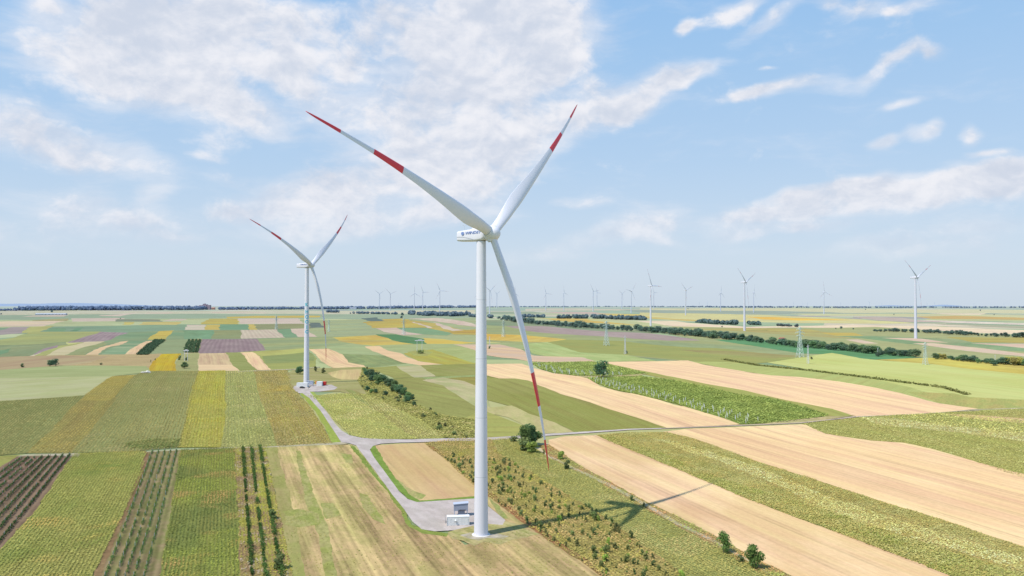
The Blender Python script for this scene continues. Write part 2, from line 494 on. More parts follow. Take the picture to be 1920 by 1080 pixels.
field('stubble_field', 'plough', (214, 190, 160), (206, 182, 152), "454,635 452,619 518,617.5 535,633", "480,633 470,619")
field('soybean_field', 'far', (116, 148, 104), TE, "520,617.5 543,616.5 560,631.5 536,633")
field('stubble_field', 'far', (220, 190, 162), PK, "543,616.5 572,615.5 597,631.5 560,632")
# ---- far strips, middle and right
for c_, pts in (((205, 196, 164), "985,579 1100,578.5 1240,580 1240,583 1100,582 985,583"), ((202, 176, 158), "1010,585 1110,585 1145,588.5 1060,589"),
                ((152, 166, 134), "893,584 1000,584 1020,588 900,589"), ((214, 186, 96), "1120,588 1215,589.5 1290,596 1380,603 1290,602 1160,593"),
                ((216, 204, 128), "1200,585 1400,588 1600,598 1720,606 1500,606 1330,602 1200,592"), ((216, 178, 82), "1012,597.5 1060,597 1212,603 1255,611 1180,609 1050,602"),
                ((186, 198, 132), "1100,599.5 1200,601.5 1300,610 1240,612.5 1180,608"), ((208, 204, 152), "1200,578 1500,578.5 1960,581 1960,588 1600,587 1300,582.5 1200,582"),
                ((150, 162, 142), "1160,581 1420,582.5 1540,585 1640,588 1560,590 1380,589.5 1200,586"), ((198, 200, 140), "1480,588 1700,588 1960,592 1960,597 1700,594 1520,592"),
                ((240, 184, 70), "1398,594 1450,594.5 1530,597.5 1600,600.5 1500,601 1430,599"), ((246, 216, 176), "1190,602 1262,602 1360,610 1400,613 1520,611 1600,608.5 1750,612 1960,620 1960,628 1750,619 1640,615.5 1500,614 1400,616 1290,615 1237,608"),
                ((226, 208, 186), "1715,599.5 1800,602 1960,607 1960,610 1780,605.5"), ((190, 168, 152), "1600,594 1690,596 1720,600 1800,605 1700,604 1620,598"),
                ((200, 162, 92), "1718,593.5 1790,592 1900,595 1960,598 1960,600 1850,598.5 1750,598"), ((228, 208, 170), "1738,587 1850,587.5 1840,590.5 1790,590.5"),
                ((164, 168, 130), "1740,606 1960,612 1960,616 1800,611"), ((230, 210, 180), "1650,610 1740,608 1830,611 1760,611.5")):
    field('stubble_field' if c_[0] > 220 else 'grain_field', 'far', c_, tuple(v * .97 for v in c_), pts)
# ---- left slope
field('maize_field', 'far', YG2, (160, 172, 100), "-40,646 25,633 60,622 192,621.5 180,628 130,641 60,647 -40,650")
field('maize_field', 'far', (128, 154, 102), (150, 166, 108), "-40,648 60,646 125,641 130,648 70,662 50,669 -40,671")
field('maize_field', 'far', (112, 146, 96), TE, "-40,662 10,656 22,653 14,661 -10,668")
field('maize_field', 'far', (120, 150, 106), (130, 162, 108), "110,668 190,640 240,623 345,619 345,640 330,668")
field('soybean_field', 'far', YG2, (160, 165, 90), "62,668 112,648 168,640 130,652 84,668")
field('ploughed_field', 'plough', PU, PU2, "126,643 165,630 190,622 241,624 222,630 206,637 190,641 150,642 ", "150,642 190,622")
field('ploughed_field', 'plough', PU2, PU, "62,664 80,655 108,647 106,652 76,661 64,665")
field('wheat_field', 'straw', (226, 208, 166), (215, 200, 155), "82,669 120,650 162,641 196,640 150,657 113,668", RowAmp=.0)
field('maize_field', 'far', (146, 160, 98), GR, "117,668 160,650 196,640.5 202,645 165,662 153,668")
field('wheat_field', 'straw', (230, 200, 156), ST2, "153,668 195,649 225,641 240,639 226,647 205,650 178,668")
field('maize_field', 'far', (146, 176, 124), (122, 158, 112), "183,668 215,650 240,641 272,639 250,655 228,668")
field('wheat_field', 'straw', (230, 196, 156), ST2, "228,668 250,652 272,640 292,638 270,648 255,668")
field('maize_field', 'far', (134, 162, 106), (142, 168, 112), "276,666 295,645 310,637 352,636 346,662 338,666")
field('vineyard_ground', 'rough', (165, 160, 118), (140, 146, 100), "253,667 275,645 290,637 311,636 292,652 276,667", key='vf')
field('sunflower_field', 'far', (214, 182, 76), GD2, "274,637 300,621 328,619.5 316,630 308,637")
field('vineyard_ground', 'rough', (170, 165, 112), BE2, "344,662 352,636 378,635 372,663", key='vi')
field('ploughed_field', 'plough', (162, 136, 132), (150, 124, 122), "371,664 378,636 481,635 500,657 440,661", "420,660 425,636", RowSpacing=7., RowAmp=.07)
field('maize_field', 'far', (132, 160, 104), (160, 172, 104), "480,635 575,632 700,630 700,652 500,657")
field('fallow_field', 'rough', (204, 180, 132), (192, 168, 124), "-40,671 115,666 280,664 302,663 290,691 115,686 -40,694", Patch=40.)
field('fallow_field', 'plough', (188, 158, 116), (196, 170, 124), "-40,671 110,667 205,668 170,680 118,687 -40,696", "0,690 160,670")
field('meadow', 'rough', (178, 180, 120), (168, 172, 114), "328,698 332,676 340,664 374,662 371,697")
field('sunflower_field', 'crop', (216, 184, 66), (206, 178, 74), "274,698 290,676 301,664 339,663 330,676 330,698", "275,697 300,664", key='sun1')
field('wheat_field', 'straw', (216, 186, 146), (222, 192, 150), "372,663 422,662 438,685 373,685", "400,684 395,663", RowAmp=.03)
field('wheat_field', 'straw', (238, 208, 164), ST, "371,698 373,684 438,684 452,696", "380,690 440,690")
field('soybean_field', 'crop', (150, 164, 96), (160, 172, 104), "422,661 452,661 470,675 486,697 450,697 438,685")
field('maize_field', 'crop', (158, 174, 104), (172, 180, 104), "452,660 590,653 594,694 505,695 488,675")
field('sunflower_field', 'far', YG, (176, 176, 88), "474,661 580,652 585,659 490,669")
field('maize_field', 'crop', (136, 160, 100), (150, 170, 106), "490,668 585,660 590,677 500,682")
field('wheat_field', 'straw', ST2, ST, "451,661 475,660 492,675 508,694 484,697 468,680", "480,690 463,661", RowAmp=.03)
# ---- centre, middle distance
field('maize_field', 'far', (150, 178, 116), (164, 186, 120), "575,656 700,638 770,650 900,644 900,690 700,692 650,690 600,680")
field('maize_field', 'crop', (128, 158, 106), (150, 176, 114), "638,664 745,668 780,680 700,689 655,686", PatchAmt=1.)
field('wheat_field', 'straw', (234, 198, 152), ST2, "580,655 617,654 640,665 657,682 612,683 597,673", "640,680 600,655", RowAmp=.03)
field('wheat_field', 'straw', (236, 202, 154), ST, "610,682 656,680 682,685 692,691 640,694 625,690", RowAmp=.02)
field('sunflower_field', 'far', GD, (196, 172, 90), "622,633 705,628 760,634 783,646 700,649 640,640")
field('sunflower_field', 'far', (208, 164, 66), GD, "625,634 700,629.5 762,633 740,638 640,637")
field('soybean_field', 'far', (78, 124, 74), (88, 132, 80), "702,627 740,627 790,635 824,645 780,646 735,638")
field('sunflower_field', 'far', (220, 182, 76), GD, "793,634 830,636 895,643 865,645 800,645")
field('sunflower_field', 'far', (198, 166, 66), (186, 160, 72), "681,604 720,598.5 757,597.5 768,600 802,614.5 700,615")
field('soybean_field', 'far', (92, 108, 100), (86, 104, 96), "678,597 705,595 722,602 695,602.5")
field('stubble_field', 'far', (212, 178, 154), PK, "705,615.5 745,614.5 765,623 797,627 755,629 724,623")
field('soybean_field', 'far', (122, 158, 108), TE, "746,615 800,614.5 850,622 840,629 790,627 765,623")
field('sunflower_field', 'far', (196, 164, 76), (180, 160, 80), "770,600 802,604 845,613 893,622 893,628 850,626 800,614")
field('stubble_field', 'far', (218, 188, 162), PK, "771,603.5 778,604 812,615 803,615")
field('stubble_field', 'far', (216, 186, 158), PK, "812,605 818,605 845,614 872,620 850,621 825,613")
field('stubble_field', 'far', (222, 190, 162), PK, "764,597.5 820,596 860,601 893,609 893,613 860,609 800,601")
field('sunflower_field', 'far', (196, 154, 62), (180, 150, 70), "838,622 895,617 940,619 980,625 980,630 915,628 850,627")
field('maize_field', 'far', (150, 172, 108), (164, 182, 112), "700,648 785,645 868,645 1000,640 1000,655 820,660 740,656")
field('wheat_field', 'straw', (236, 200, 156), ST2, "683,650 711,649 728,658 750,662 763,670 790,678 832,683 790,685 755,680 725,669 700,659", RowAmp=.02)
field('sunflower_field', 'crop', (190, 180, 88), (180, 180, 96), "755,663 815,655 875,677 900,683 835,684 785,677 764,668")
field('maize_field', 'crop', (164, 186, 118), (172, 190, 124), "812,655 900,646 900,683 872,676")
field('meadow', 'rough', (165, 175, 105), (178, 178, 100), "764,660 795,655 812,660 800,667 775,667")
field('maize_field', 'crop', (164, 170, 98), (154, 160, 92), "692,690 745,686 770,702 800,713 832,722 862,735 900,757 900,800 860,790 760,752 735,708", Patch=50.)
field('maize_field', 'crop', (160, 165, 98), (150, 160, 90), "788,685 900,682 960,690 960,712 900,705 817,706 800,695")
field('stubble_field', 'straw', (204, 194, 146), (186, 186, 128), "744,687 790,685 801,695 817,706 775,708 757,697")
field('maize_field', 'crop', (152, 172, 108), (150, 176, 112), "776,708 900,703 900,707 800,711")
field('maize_field', 'crop', (168, 156, 84), (152, 152, 84), "815,710 900,706 960,711 960,735 900,726 860,714")
field('stubble_field', 'rough', (206, 192, 148), (176, 184, 124), "790,713 830,708 870,715 900,726 917,742 917,772 893,764 865,746 830,723", Patch=16., Fine=.2)
# ---- right of the tower, middle distance
field('maize_field', 'far', (140, 160, 102), (152, 166, 98), "912,606 990,600 1220,625 1330,640 1560,655 1560,680 1295,678 1000,650 912,640")
field('soybean_field', 'far', (120, 142, 104), (130, 150, 104), "893,598 912,600 1060,604 1200,616 1245,622 1200,625 1080,620 950,612 900,608")
field('ploughed_field', 'far', (172, 148, 140), (164, 140, 132), "948,611.5 1015,611.5 1065,616 1140,622 1215,625 1265,630.5 1318,638.5 1252,639 1190,635.5 1115,630 1040,626 980,619")
field('sunflower_field', 'far', (220, 180, 78), (206, 176, 88), "905,626 980,628 1062,636.5 1045,641.5 990,642 905,637")
field('sunflower_field', 'far', (214, 160, 60), (220, 176, 72), "905,626.5 980,628.5 960,631 905,631")
field('maize_field', 'crop', (160, 190, 120), (176, 200, 130), "987,645 1030,641.5 1090,660 1165,664 1232,677 1112,679 1090,671 1020,668 1000,664")
field('maize_field', 'crop', (150, 166, 100), (162, 170, 100), "1028,642 1060,637 1200,641 1320,651 1500,672 1400,684 1295,677 1165,665 1090,661")
field('maize_field', 'far', (128, 158, 104), (140, 164, 108), "1170,640 1252,640 1420,650 1470,658 1300,652")
field('soybean_field', 'far', (158, 146, 84), (152, 152, 84), "1275,656 1400,660 1500,668 1450,672 1330,664")
field('wheat_field', 'straw', (228, 194, 156), PK, "848,646 935,646 980,656 1000,667 1020,668 1090,670 1118,678 1040,680 995,678 965,673 940,671 915,667 890,656", RowAmp=.0)
field('wheat_field', 'straw', ST, ST2, "905,683 980,682 1000,690 1035,700 1080,705 1102,710 1127,725 1165,735 1215,742 1265,760 1320,768 1362,785 1388,796 1248,803 1190,783 1140,767 1090,750 1052,739 1015,724 990,714 940,711 905,703", "1300,770 1100,715", key='stI')
field('maize_field', 'crop', (150, 156, 84), (160, 164, 94), "905,708 940,710 965,710 990,714 1015,724 1052,739 1090,750 1140,767 1190,783 1250,803 1077,811 1040,793 990,776 952,761 905,748", "1200,800 960,712", Patch=60.)
field('stubble_field', 'rough', (204, 190, 136), (186, 184, 118), "912,765 960,761 990,776 1040,793 1074,811 1015,814 990,803 952,783 912,775", Patch=14., Fine=.2)
field('maize_field', 'crop', (168, 176, 98), (178, 178, 100), "760,752 860,788 905,770 990,803 1015,814 960,820 905,823 830,822 790,790")
# upper right
field('maize_field', 'far', (150, 166, 104), (160, 168, 104), "1240,622 1260,612 1400,616 1640,613 1960,632 1960,700 1700,665 1500,650 1320,640")
field('sunflower_field', 'far', (178, 160, 84), (168, 158, 90), "1270,617 1400,615 1510,617 1645,634 1560,633 1400,622")
field('sunflower_field', 'far', (200, 160, 72), GD2, "1540,624 1600,624 1640,633 1590,633")
field('maize_field', 'far', (122, 152, 104), (132, 158, 106), "1560,630 1640,630 1860,640 1960,652 1960,662 1860,656 1700,645")
field('wheat_field', 'far', (222, 190, 155), PK, "1583,637 1608,636.5 1647,644 1620,644.5")
field('wheat_field', 'far', (224, 190, 152), PK, "1653,634 1715,634 1779,642.5 1740,642")
field('wheat_field', 'far', (224, 192, 156), PK, "1712,644 1750,643.5 1850,654 1960,668 1960,672 1850,662 1750,650")
field('sunflower_field', 'far', (182, 160, 74), (172, 158, 82), "1775,632 1960,633 1960,643 1825,642")
field('wheat_field', 'far', (222, 188, 154), PK, "1820,643.5 1960,645 1960,657 1890,650")
field('clover_field', 'far', (82, 138, 84), (92, 146, 92), "1337,637 1400,636 1500,641 1560,648 1650,660 1722,670 1675,675 1612,673 1570,665 1500,663 1425,651 1375,643")
field('maize_field', 'crop', (190, 204, 122), (198, 210, 132), "1560,662 1612,672 1662,677 1750,682 1825,692 1960,706 1960,790 1825,768 1737,752 1640,728 1500,690 1440,680 1500,670", Patch=90., Fine=.08)
field('maize_field', 'crop', (178, 192, 116), (170, 186, 112), "1295,678 1400,680 1500,692 1640,712 1700,725 1760,742 1960,762 1960,790 1825,768 1737,752 1575,716 1445,705 1362,692", Patch=50., Fine=.10)
field('sunflower_field', 'far', (196, 182, 92), (206, 184, 84), "1640,675 1750,671 1960,688 1960,706 1825,693 1750,683")
field('meadow', 'rough', (165, 178, 104), (188, 180, 108), "1700,735 1790,738 1820,745 1960,752 1960,768 1830,768 1762,756")
# H straw
field('meadow', 'crop', (165, 174, 96), (172, 172, 98), "1100,679 1135,680 1200,693 1325,718 1475,748 1560,764 1602,779 1535,784 1470,760 1262,714 1140,690", Fine=.1)
field('wheat_field', 'straw', ST, (246, 208, 166), "1128,679 1230,677.5 1290,676 1325,685 1362,691.5 1412,700 1445,704.5 1500,707.5 1575,716 1640,727 1687,737 1737,751 1762,757 1832,767 1765,774 1675,779 1610,783 1595,779 1560,767 1475,751 1400,733 1325,720 1250,705 1190,693", "1660,775 1230,690", Patch=60.)
# vineyards
field('vineyard_ground', 'rough', (120, 152, 76), (132, 162, 86), "995,680 1040,680 1112,678.5 1135,682 1177,692 1214,701.5 1140,706 1080,705.5 1040,700.5 1015,693", key='vy1')
field('vineyard_ground', 'rough', (196, 180, 130), (180, 175, 120), "1078,705 1140,705 1214,700.5 1190,707 1120,712 1100,709")
field('vineyard_ground', 'rough', (122, 156, 74), (136, 166, 84), "1110,708 1200,705.5 1262,713 1325,725 1387,740 1450,748 1500,761 1552,778 1540,783 1462,792 1385,796 1360,786 1300,768 1250,753 1200,741 1152,731 1118,719 1100,709", key='vy2')
field('stubble_field', 'rough', (200, 182, 134), (180, 176, 118), "1420,796 1462,790 1540,782 1602,780 1500,794")
# lower right
field('maize_field', 'crop', (158, 168, 92), (178, 176, 100), "1500,795 1612,783 1760,775 1960,765 1960,910 1835,868 1758,845 1696,831 1635,827 1546,814", "1900,880 1560,800", key='cG')
field('maize_field', 'crop', (150, 160, 92), (164, 166, 98), "1670,781 1750,775 1780,777 1960,794 1960,818 1775,799 1690,789", key='cG2')
field('maize_field', 'crop', (212, 194, 132), (200, 188, 122), "1612,784 1675,786 1775,798 1960,816 1960,836 1800,812 1650,799", key='cG3')
field('wheat_field', 'straw', (224, 194, 152), ST2, "1772,777 1820,778.5 1960,788 1960,798 1850,789 1790,781")
field('maize_field', 'crop', (176, 168, 100), (164, 170, 96), "1790,776 1960,768 1960,788 1830,779")
field('wheat_field', 'straw', (250, 216, 168), (243, 205, 156), "1242,810 1300,804 1384,801 1508,796 1546,814 1635,827 1696,831 1758,845 1835,868 1960,900 1960,1040 1920,1028 1758,974 1642,939 1527,900 1430,870 1346,839 1290,822", "1800,975 1330,830", Patch=70.)
field('maize_field', 'crop', (172, 168, 96), (196, 182, 116), "1118,817 1180,811 1250,811 1292,821 1346,838 1430,869 1527,899 1642,938 1758,973 1920,1027 1990,1050 1990,1130 1890,1130 1773,1078 1642,1028 1527,985 1396,935 1276,883 1180,844", "1773,1077 1276,882", key='cE', Patch=14.)
field('maize_field', 'crop', (150, 166, 90), (164, 172, 96), "1118,818 1150,816 1230,845 1330,890 1440,925 1560,960 1700,1010 1860,1060 1990,1110 1990,1130 1890,1130 1773,1078 1642,1028 1527,985 1396,935 1276,883 1180,844", "1773,1077 1276,882", key='cE2', Patch=16.)
field('maize_field', 'crop', (218, 192, 132), (206, 184, 120), "1225,824 1262,829 1300,840 1365,858 1430,880 1527,922 1623,958 1758,1000 1912,1048 1990,1075 1990,1100 1912,1072 1758,1024 1623,985 1527,948 1469,917 1365,872 1290,848", "1773,1077 1276,882", key='cE3', Patch=10.)
field('wheat_field', 'straw', (250, 215, 168), (236, 200, 150), "1028,826 1060,819 1118,817 1180,843 1276,882 1396,934 1527,984 1642,1027 1773,1077 1890,1130 1600,1130 1490,1085 1400,1042 1300,987 1200,937 1100,882 1035,846", "1773,1077 1276,882", Patch=30., Streak=.16)
field('verge', 'rough', (178, 150, 108), (160, 156, 92), "1008,835 1030,835 1100,880 1200,935 1300,985 1400,1040 1500,1090 1600,1130 1500,1130 1420,1075 1330,1022 1200,952 1100,892 1050,872", key='vergeR')
field('maize_field', 'crop', (164, 174, 102), (152, 164, 92), "917,825 960,822 1010,845 1050,870 1100,891 1200,951 1330,1021 1470,1085 1540,1130 1340,1130 1270,1072 1190,1012 1100,951 1020,901 935,851", "1470,1080 1010,845", key='cC')
field('fallow_field', 'rough', (178, 160, 104), (160, 154, 84), "795,831 860,823 920,824 937,851 1020,901 1100,951 1190,1012 1270,1072 1340,1130 1180,1130 1120,1078 1050,1031 985,986 917,935 889,912 835,862", "1270,1070 935,850", key='plant')
field('fallow_field', 'rough', (172, 128, 88), (166, 150, 96), "800,836 812,836 850,864 905,912 1000,985 1100,1052 1180,1130 1150,1130 1050,1031 985,986 889,912 835,862", "1050,1031 889,912")
# left middle
field('meadow', 'crop', (166, 184, 122), (176, 192, 130), "-40,697 110,686 275,687 281,698 210,706 100,709 -40,712", Fine=.08)
field('barley_field', 'crop', (200, 202, 148), (188, 196, 134), "-40,711 100,708 211,706 196,722 162,742 60,750 -40,756", "-40,745 160,730", Fine=.10)
field('maize_field', 'crop', (142, 156, 94), (152, 162, 98), "-40,755 60,749 158,742 132,770 50,851 -40,858", "60,848 155,745", key='cL1')
field('sunflower_field', 'crop', (164, 156, 92), (176, 164, 96), "50,851 130,769 166,738 210,706 253,703 225,737 190,782 135,850", "90,850 230,705", key='cL2', Patch=60.)
field('sunflower_field', 'crop', (198, 180, 100), (180, 170, 98), "150,751 168,737 210,706 253,703 228,733 205,752")
field('maize_field', 'crop', (164, 172, 106), (156, 166, 102), "135,850 190,781 226,736 253,703 277,696 371,696 363,740 336,840 240,848", "180,848 290,697", key='cL3', Patch=50.)
field('soybean_field', 'crop', (120, 146, 84), (130, 152, 90), "228,840 240,830 290,824 337,824 335,840 270,843", key='cL3b')
field('sunflower_field', 'crop', (188, 186, 82), (176, 178, 88), "335,840 352,760 371,696 422,695 423,760 415,840", "370,838 395,697", key='cL4', Streak=.16)
field('maize_field', 'crop', (168, 174, 106), (158, 168, 98), "415,840 423,760 422,696 474,695 491,760 522,838", "460,838 445,697", key='cL5', Streak=.16)
field('sunflower_field', 'crop', (180, 166, 92), (166, 162, 94), "521,838 491,760 474,695 537,694 547,720 580,762 624,832", "570,832 510,696", key='cL6')
field('sunflower_field', 'crop', (198, 172, 82), (184, 170, 92), "484,725 540,722 545,730 500,738")
field('meadow', 'rough', (184, 176, 118), (168, 168, 104), "535,700 556,692 690,688 700,700 700,740 690,745 640,735 600,735 548,728", Fine=.2)
field('wheat_field', 'straw', (222, 196, 140), (212, 190, 134), "612,700 640,694 690,692 688,702 670,712 640,712 622,707", Streak=.2)
field('meadow', 'rough', (182, 184, 108), (172, 180, 100), "576,741 600,742 640,738 690,740 720,752 790,788 832,812 830,824 690,824 655,816 628,790 598,756", key='mR', Fine=.25, Patch=22.)
field('meadow', 'crop', (138, 158, 94), (150, 162, 94), "648,730 662,732 690,750 708,768 695,764 668,748")
field('maize_field', 'crop', (176, 168, 104), (164, 166, 96), "664,732 700,745 760,780 832,822 780,822 760,812 700,768", "780,815 670,735", key='mR2')
field('meadow', 'rough', (150, 186, 86), (160, 182, 90), "552,727 560,733 592,775 624,832 642,832 616,795 590,757 570,735")
field('meadow', 'rough', (152, 188, 98), (160, 182, 96), "578,733 590,735 612,762 620,776 610,768 596,754")
field('fallow_field', 'rough', (168, 176, 98), (150, 162, 88), "680,690 700,690 760,750 830,780 905,790 905,822 830,822 800,795 740,765 690,740 670,715", Patch=12., key='scrub')
# left front
field('meadow', 'rough', (172, 176, 98), (158, 168, 88), "-40,858 60,853 150,850 150,858 30,858 0,895 -40,930")
field('vineyard_ground', 'rough', (158, 132, 108), (146, 122, 98), "-60,910 -20,890 35,856 135,855 112,893 60,965 0,1030 -60,1090", "0,1028 135,856", key='vy3', Patch=8., Fine=.22, RowSpacing=2.9, RowAmp=.14, Streak=.2)
field('maize_field', 'crop', (166, 170, 92), (150, 168, 88), "-60,1130 -60,1090 0,1029 60,965 112,892 137,854 150,851 276,847 266,895 222,987 170,1085 150,1130", "100,1075 240,850", key='cA', Patch=22.)
field('vineyard_ground', 'rough', (138, 138, 84), (160, 140, 104), "150,1130 176,1085 222,987 266,895 276,848 342,844 332,890 312,1000 290,1130", "230,1080 310,850", key='vy4', Patch=4., Fine=.22, RowSpacing=2.75, RowAmp=.2, Streak=.2)
field('fallow_field', 'rough', (150, 118, 88), (165, 135, 100), "150,1130 172,1085 218,987 262,895 273,848 280,848 274,880 252,930 222,1000 196,1060 170,1130", Patch=10.)
field('maize_field', 'crop', (126, 150, 76), (150, 160, 84), "290,1130 312,1000 332,890 340,844 442,840 446,960 449,1130", "370,1080 390,843", key='cB', Patch=18.)
field('fallow_field', 'rough', (176, 182, 84), (164, 142, 104), "449,1130 446,960 441,840 500,838 522,950 558,1130", "500,1080 470,840", key='hedge', Patch=8., Fine=.3)
field('stubble_field', 'straw', (212, 182, 132), (182, 168, 108), "558,1130 522,950 500,839 662,834 700,885 760,965 776,992 840,1003 850,1010 870,1024 960,1010 950,985 890,925 912,930 985,986 1050,1031 1120,1078 1180,1130", "760,1080 600,838", key='stub', Streak=.62, StreakW=1.7, Patch=8., Fine=.26, PatchAmt=.8)
field('stubble_field', 'rough', (164, 172, 96), (188, 178, 112), "500,839 520,839 545,930 580,1130 558,1130 522,950", "570,1080 510,840", Fine=.2)
for pts in ("556,846 564,846 590,930 612,985 640,1130 618,1130 596,1010 575,950", "532,960 560,955 600,965 598,985 560,990 534,985", "600,945 625,945 640,968 610,975",
            "672,925 690,930 715,970 722,985 700,975 680,950", "640,850 660,853 664,870 650,868"):
    field('stubble_field', 'rough', (158, 172, 92), (186, 180, 114), pts, "612,1080 560,840", Fine=.35, Patch=5.)
field('wheat_field', 'straw', (226, 192, 142), (216, 182, 130), "704,836 796,831 836,862 895,914 895,936 800,942 775,939 742,907", "895,925 780,832", Streak=.14)
field('meadow', 'rough', (160, 178, 100), (200, 186, 128), "735,893 752,903 764,914 778,922 798,930 790,937 775,939 755,922")
field('meadow', 'rough', (108, 160, 72), (122, 168, 80), "694,838 705,836 716,856 742,896 770,930 786,940 895,932 895,936 785,945 768,938 742,915 715,875 698,852")
field('meadow', 'rough', (120, 160, 74), (134, 166, 82), "656,836 664,836 690,866 730,920 756,952 772,985 800,997 840,1002 835,1008 790,1002 766,990 748,955 720,915 682,868")
field('meadow', 'rough', (200, 184, 132), (172, 172, 106), "836,1000 846,997 862,993 880,989 915,985 935,976 950,980 972,986 992,998 1012,1003 985,1010 960,1014 935,1024 905,1018 885,1026 868,1016 846,1012", Patch=3., Fine=.45)
field('meadow', 'rough', (206, 196, 178), (180, 172, 128), "862,1006 880,1000 900,1004 930,1003 955,1007 940,1012 915,1011 895,1016 875,1012", Patch=2., Fine=.4)
field('meadow', 'rough', (150, 172, 96), (170, 172, 110), "917,936 932,948 945,965 955,975 940,974 925,955")

# ---- roads and tracks
def road(name, pts, mat, **kw):
    px = parse(pts); P = densify(G(px[:, 0], px[:, 1]), 8)
    P = P + (warp(P) - P) * .25
    return sheet(name, P, mat, **kw)
GRAV = field_mat('light_gravel', A((222, 209, 201)), A((204, 192, 182)), **KINDS['gravel'])
GRAV2 = field_mat('gravel_lane', A((222, 204, 186)), A((204, 186, 168)), **KINDS['gravel'])
DIRT = field_mat('pale_dirt', A((212, 200, 172)), A((186, 178, 136)), **dict(KINDS['gravel'], Patch=4.))
road('access_road', "554,728 574,727 592,748 612,773 628,795 640,808 655,817 678,822 710,824 760,825 830,823 905,822 960,819 1014,815 1100,810 1180,805 1240,803.4 1240,804.8 1180,807 1100,813 1014,819 960,824 905,827 840,828 795,830 750,831 714,833 700,837 694,844 700,856 725,890 748,922 764,937 782,943 830,940 893,936 905,943 948,977 942,986 915,984 885,988 850,996 815,998 790,994 774,980 757,955 735,928 704,884 678,850 668,836 655,832 640,830 620,800 600,770 580,747", GRAV)
road('path', "1240,803.4 1384,798 1500,793 1612,781 1612,782.2 1500,794.3 1384,799.1 1240,804.6", GRAV2)
road('path', "1612,781 1690,778.6 1760,774 1830,768 1960,764.5 1960,766 1830,769.4 1760,775.2 1690,779.6 1612,782.4", DIRT)
road('path', "640,830 655,833 640,834.5 500,840 440,841 340,845 276,849 276,847.5 340,843.5 440,839.5 500,838.5", DIRT)
road('path', "30,857 48,853.5 150,851 148,857.5 100,856", DIRT)
road('path', "1032,858 1037,858 1080,879 1145,909 1205,941 1272,981 1335,1012 1422,1062 1490,1105 1483,1105 1418,1064 1330,1015 1268,985 1200,945 1140,912 1075,882", DIRT)
road('path', "446,696 500,694 552,692 600,688 600,689 552,693.5 500,696 446,698", DIRT)

# ------------------------------------------------------------------ vegetation
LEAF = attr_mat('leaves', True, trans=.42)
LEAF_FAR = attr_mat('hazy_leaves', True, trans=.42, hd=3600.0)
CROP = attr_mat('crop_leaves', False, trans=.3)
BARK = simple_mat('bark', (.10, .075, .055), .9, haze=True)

def inside(P, x, y):
    c = np.zeros(len(x), bool)
    n = len(P)
    for i in range(n):
        x1, y1 = P[i]; x2, y2 = P[(i + 1) % n]
        if y1 == y2: continue
        m = ((y1 > y) != (y2 > y)) & (x < (x2 - x1) * (y - y1) / (y2 - y1) + x1)
        c ^= m
    return c
def rows_in(P, d, sp, step, jit=.2, ymin=195):
    d = np.asarray(d, float); d = d / np.linalg.norm(d); n = np.array([-d[1], d[0]])
    a = P @ d; b = P @ n
    A_, B_ = np.meshgrid(np.arange(a.min(), a.max(), step), np.arange(b.min(), b.max(), sp))
    A_ = A_.ravel() + rng.normal(0, jit * step, A_.size); B_ = B_.ravel() + rng.normal(0, jit * sp * .5, B_.size)
    x = A_ * d[0] + B_ * n[0]; y = A_ * d[1] + B_ * n[1]
    vis = (y > ymin) & (np.abs(x) < y * .70)
    x, y = x[vis], y[vis]
    k = inside(P, x, y)
    return x[k], y[k]
def shards(cx, cy, cz, size, col, k=3, up=1.6, tri=True):
    """k small leaf faces around each centre"""
    n = len(cx)
    cx = np.repeat(cx, k); cy = np.repeat(cy, k); cz = np.repeat(cz, k); size = np.repeat(size, k); col = np.repeat(col, k, 0)
    m = n * k
    nz = rng.normal(0, 1, (m, 3)); nz[:, 2] = np.abs(nz[:, 2]) + up * 2; nz /= np.linalg.norm(nz, axis=1)[:, None]
    t = rng.normal(0, 1, (m, 3)); t -= (t * nz).sum(1)[:, None] * nz; t /= np.linalg.norm(t, axis=1)[:, None]
    b = np.cross(nz, t)
    c = np.column_stack([cx, cy, cz]) + rng.normal(0, .35, (m, 3)) * size[:, None] * [1, 1, .5]
    s = size[:, None]
    if tri:
        V = np.stack([c + t * s * .75, c - t * s * .45 + b * s * .5, c - t * s * .45 - b * s * .5], 1).reshape(-1, 3)
        Fc = np.arange(m * 3).reshape(m, 3); cc = np.repeat(col, 3, 0)
    else:
        V = np.stack([c + t * s * .6, c + b * s * .42, c - t * s * .6, c - b * s * .42], 1).reshape(-1, 3)
        Fc = np.arange(m * 4).reshape(m, 4); cc = np.repeat(col, 4, 0)
    return V, Fc, cc
NCROP = [0]
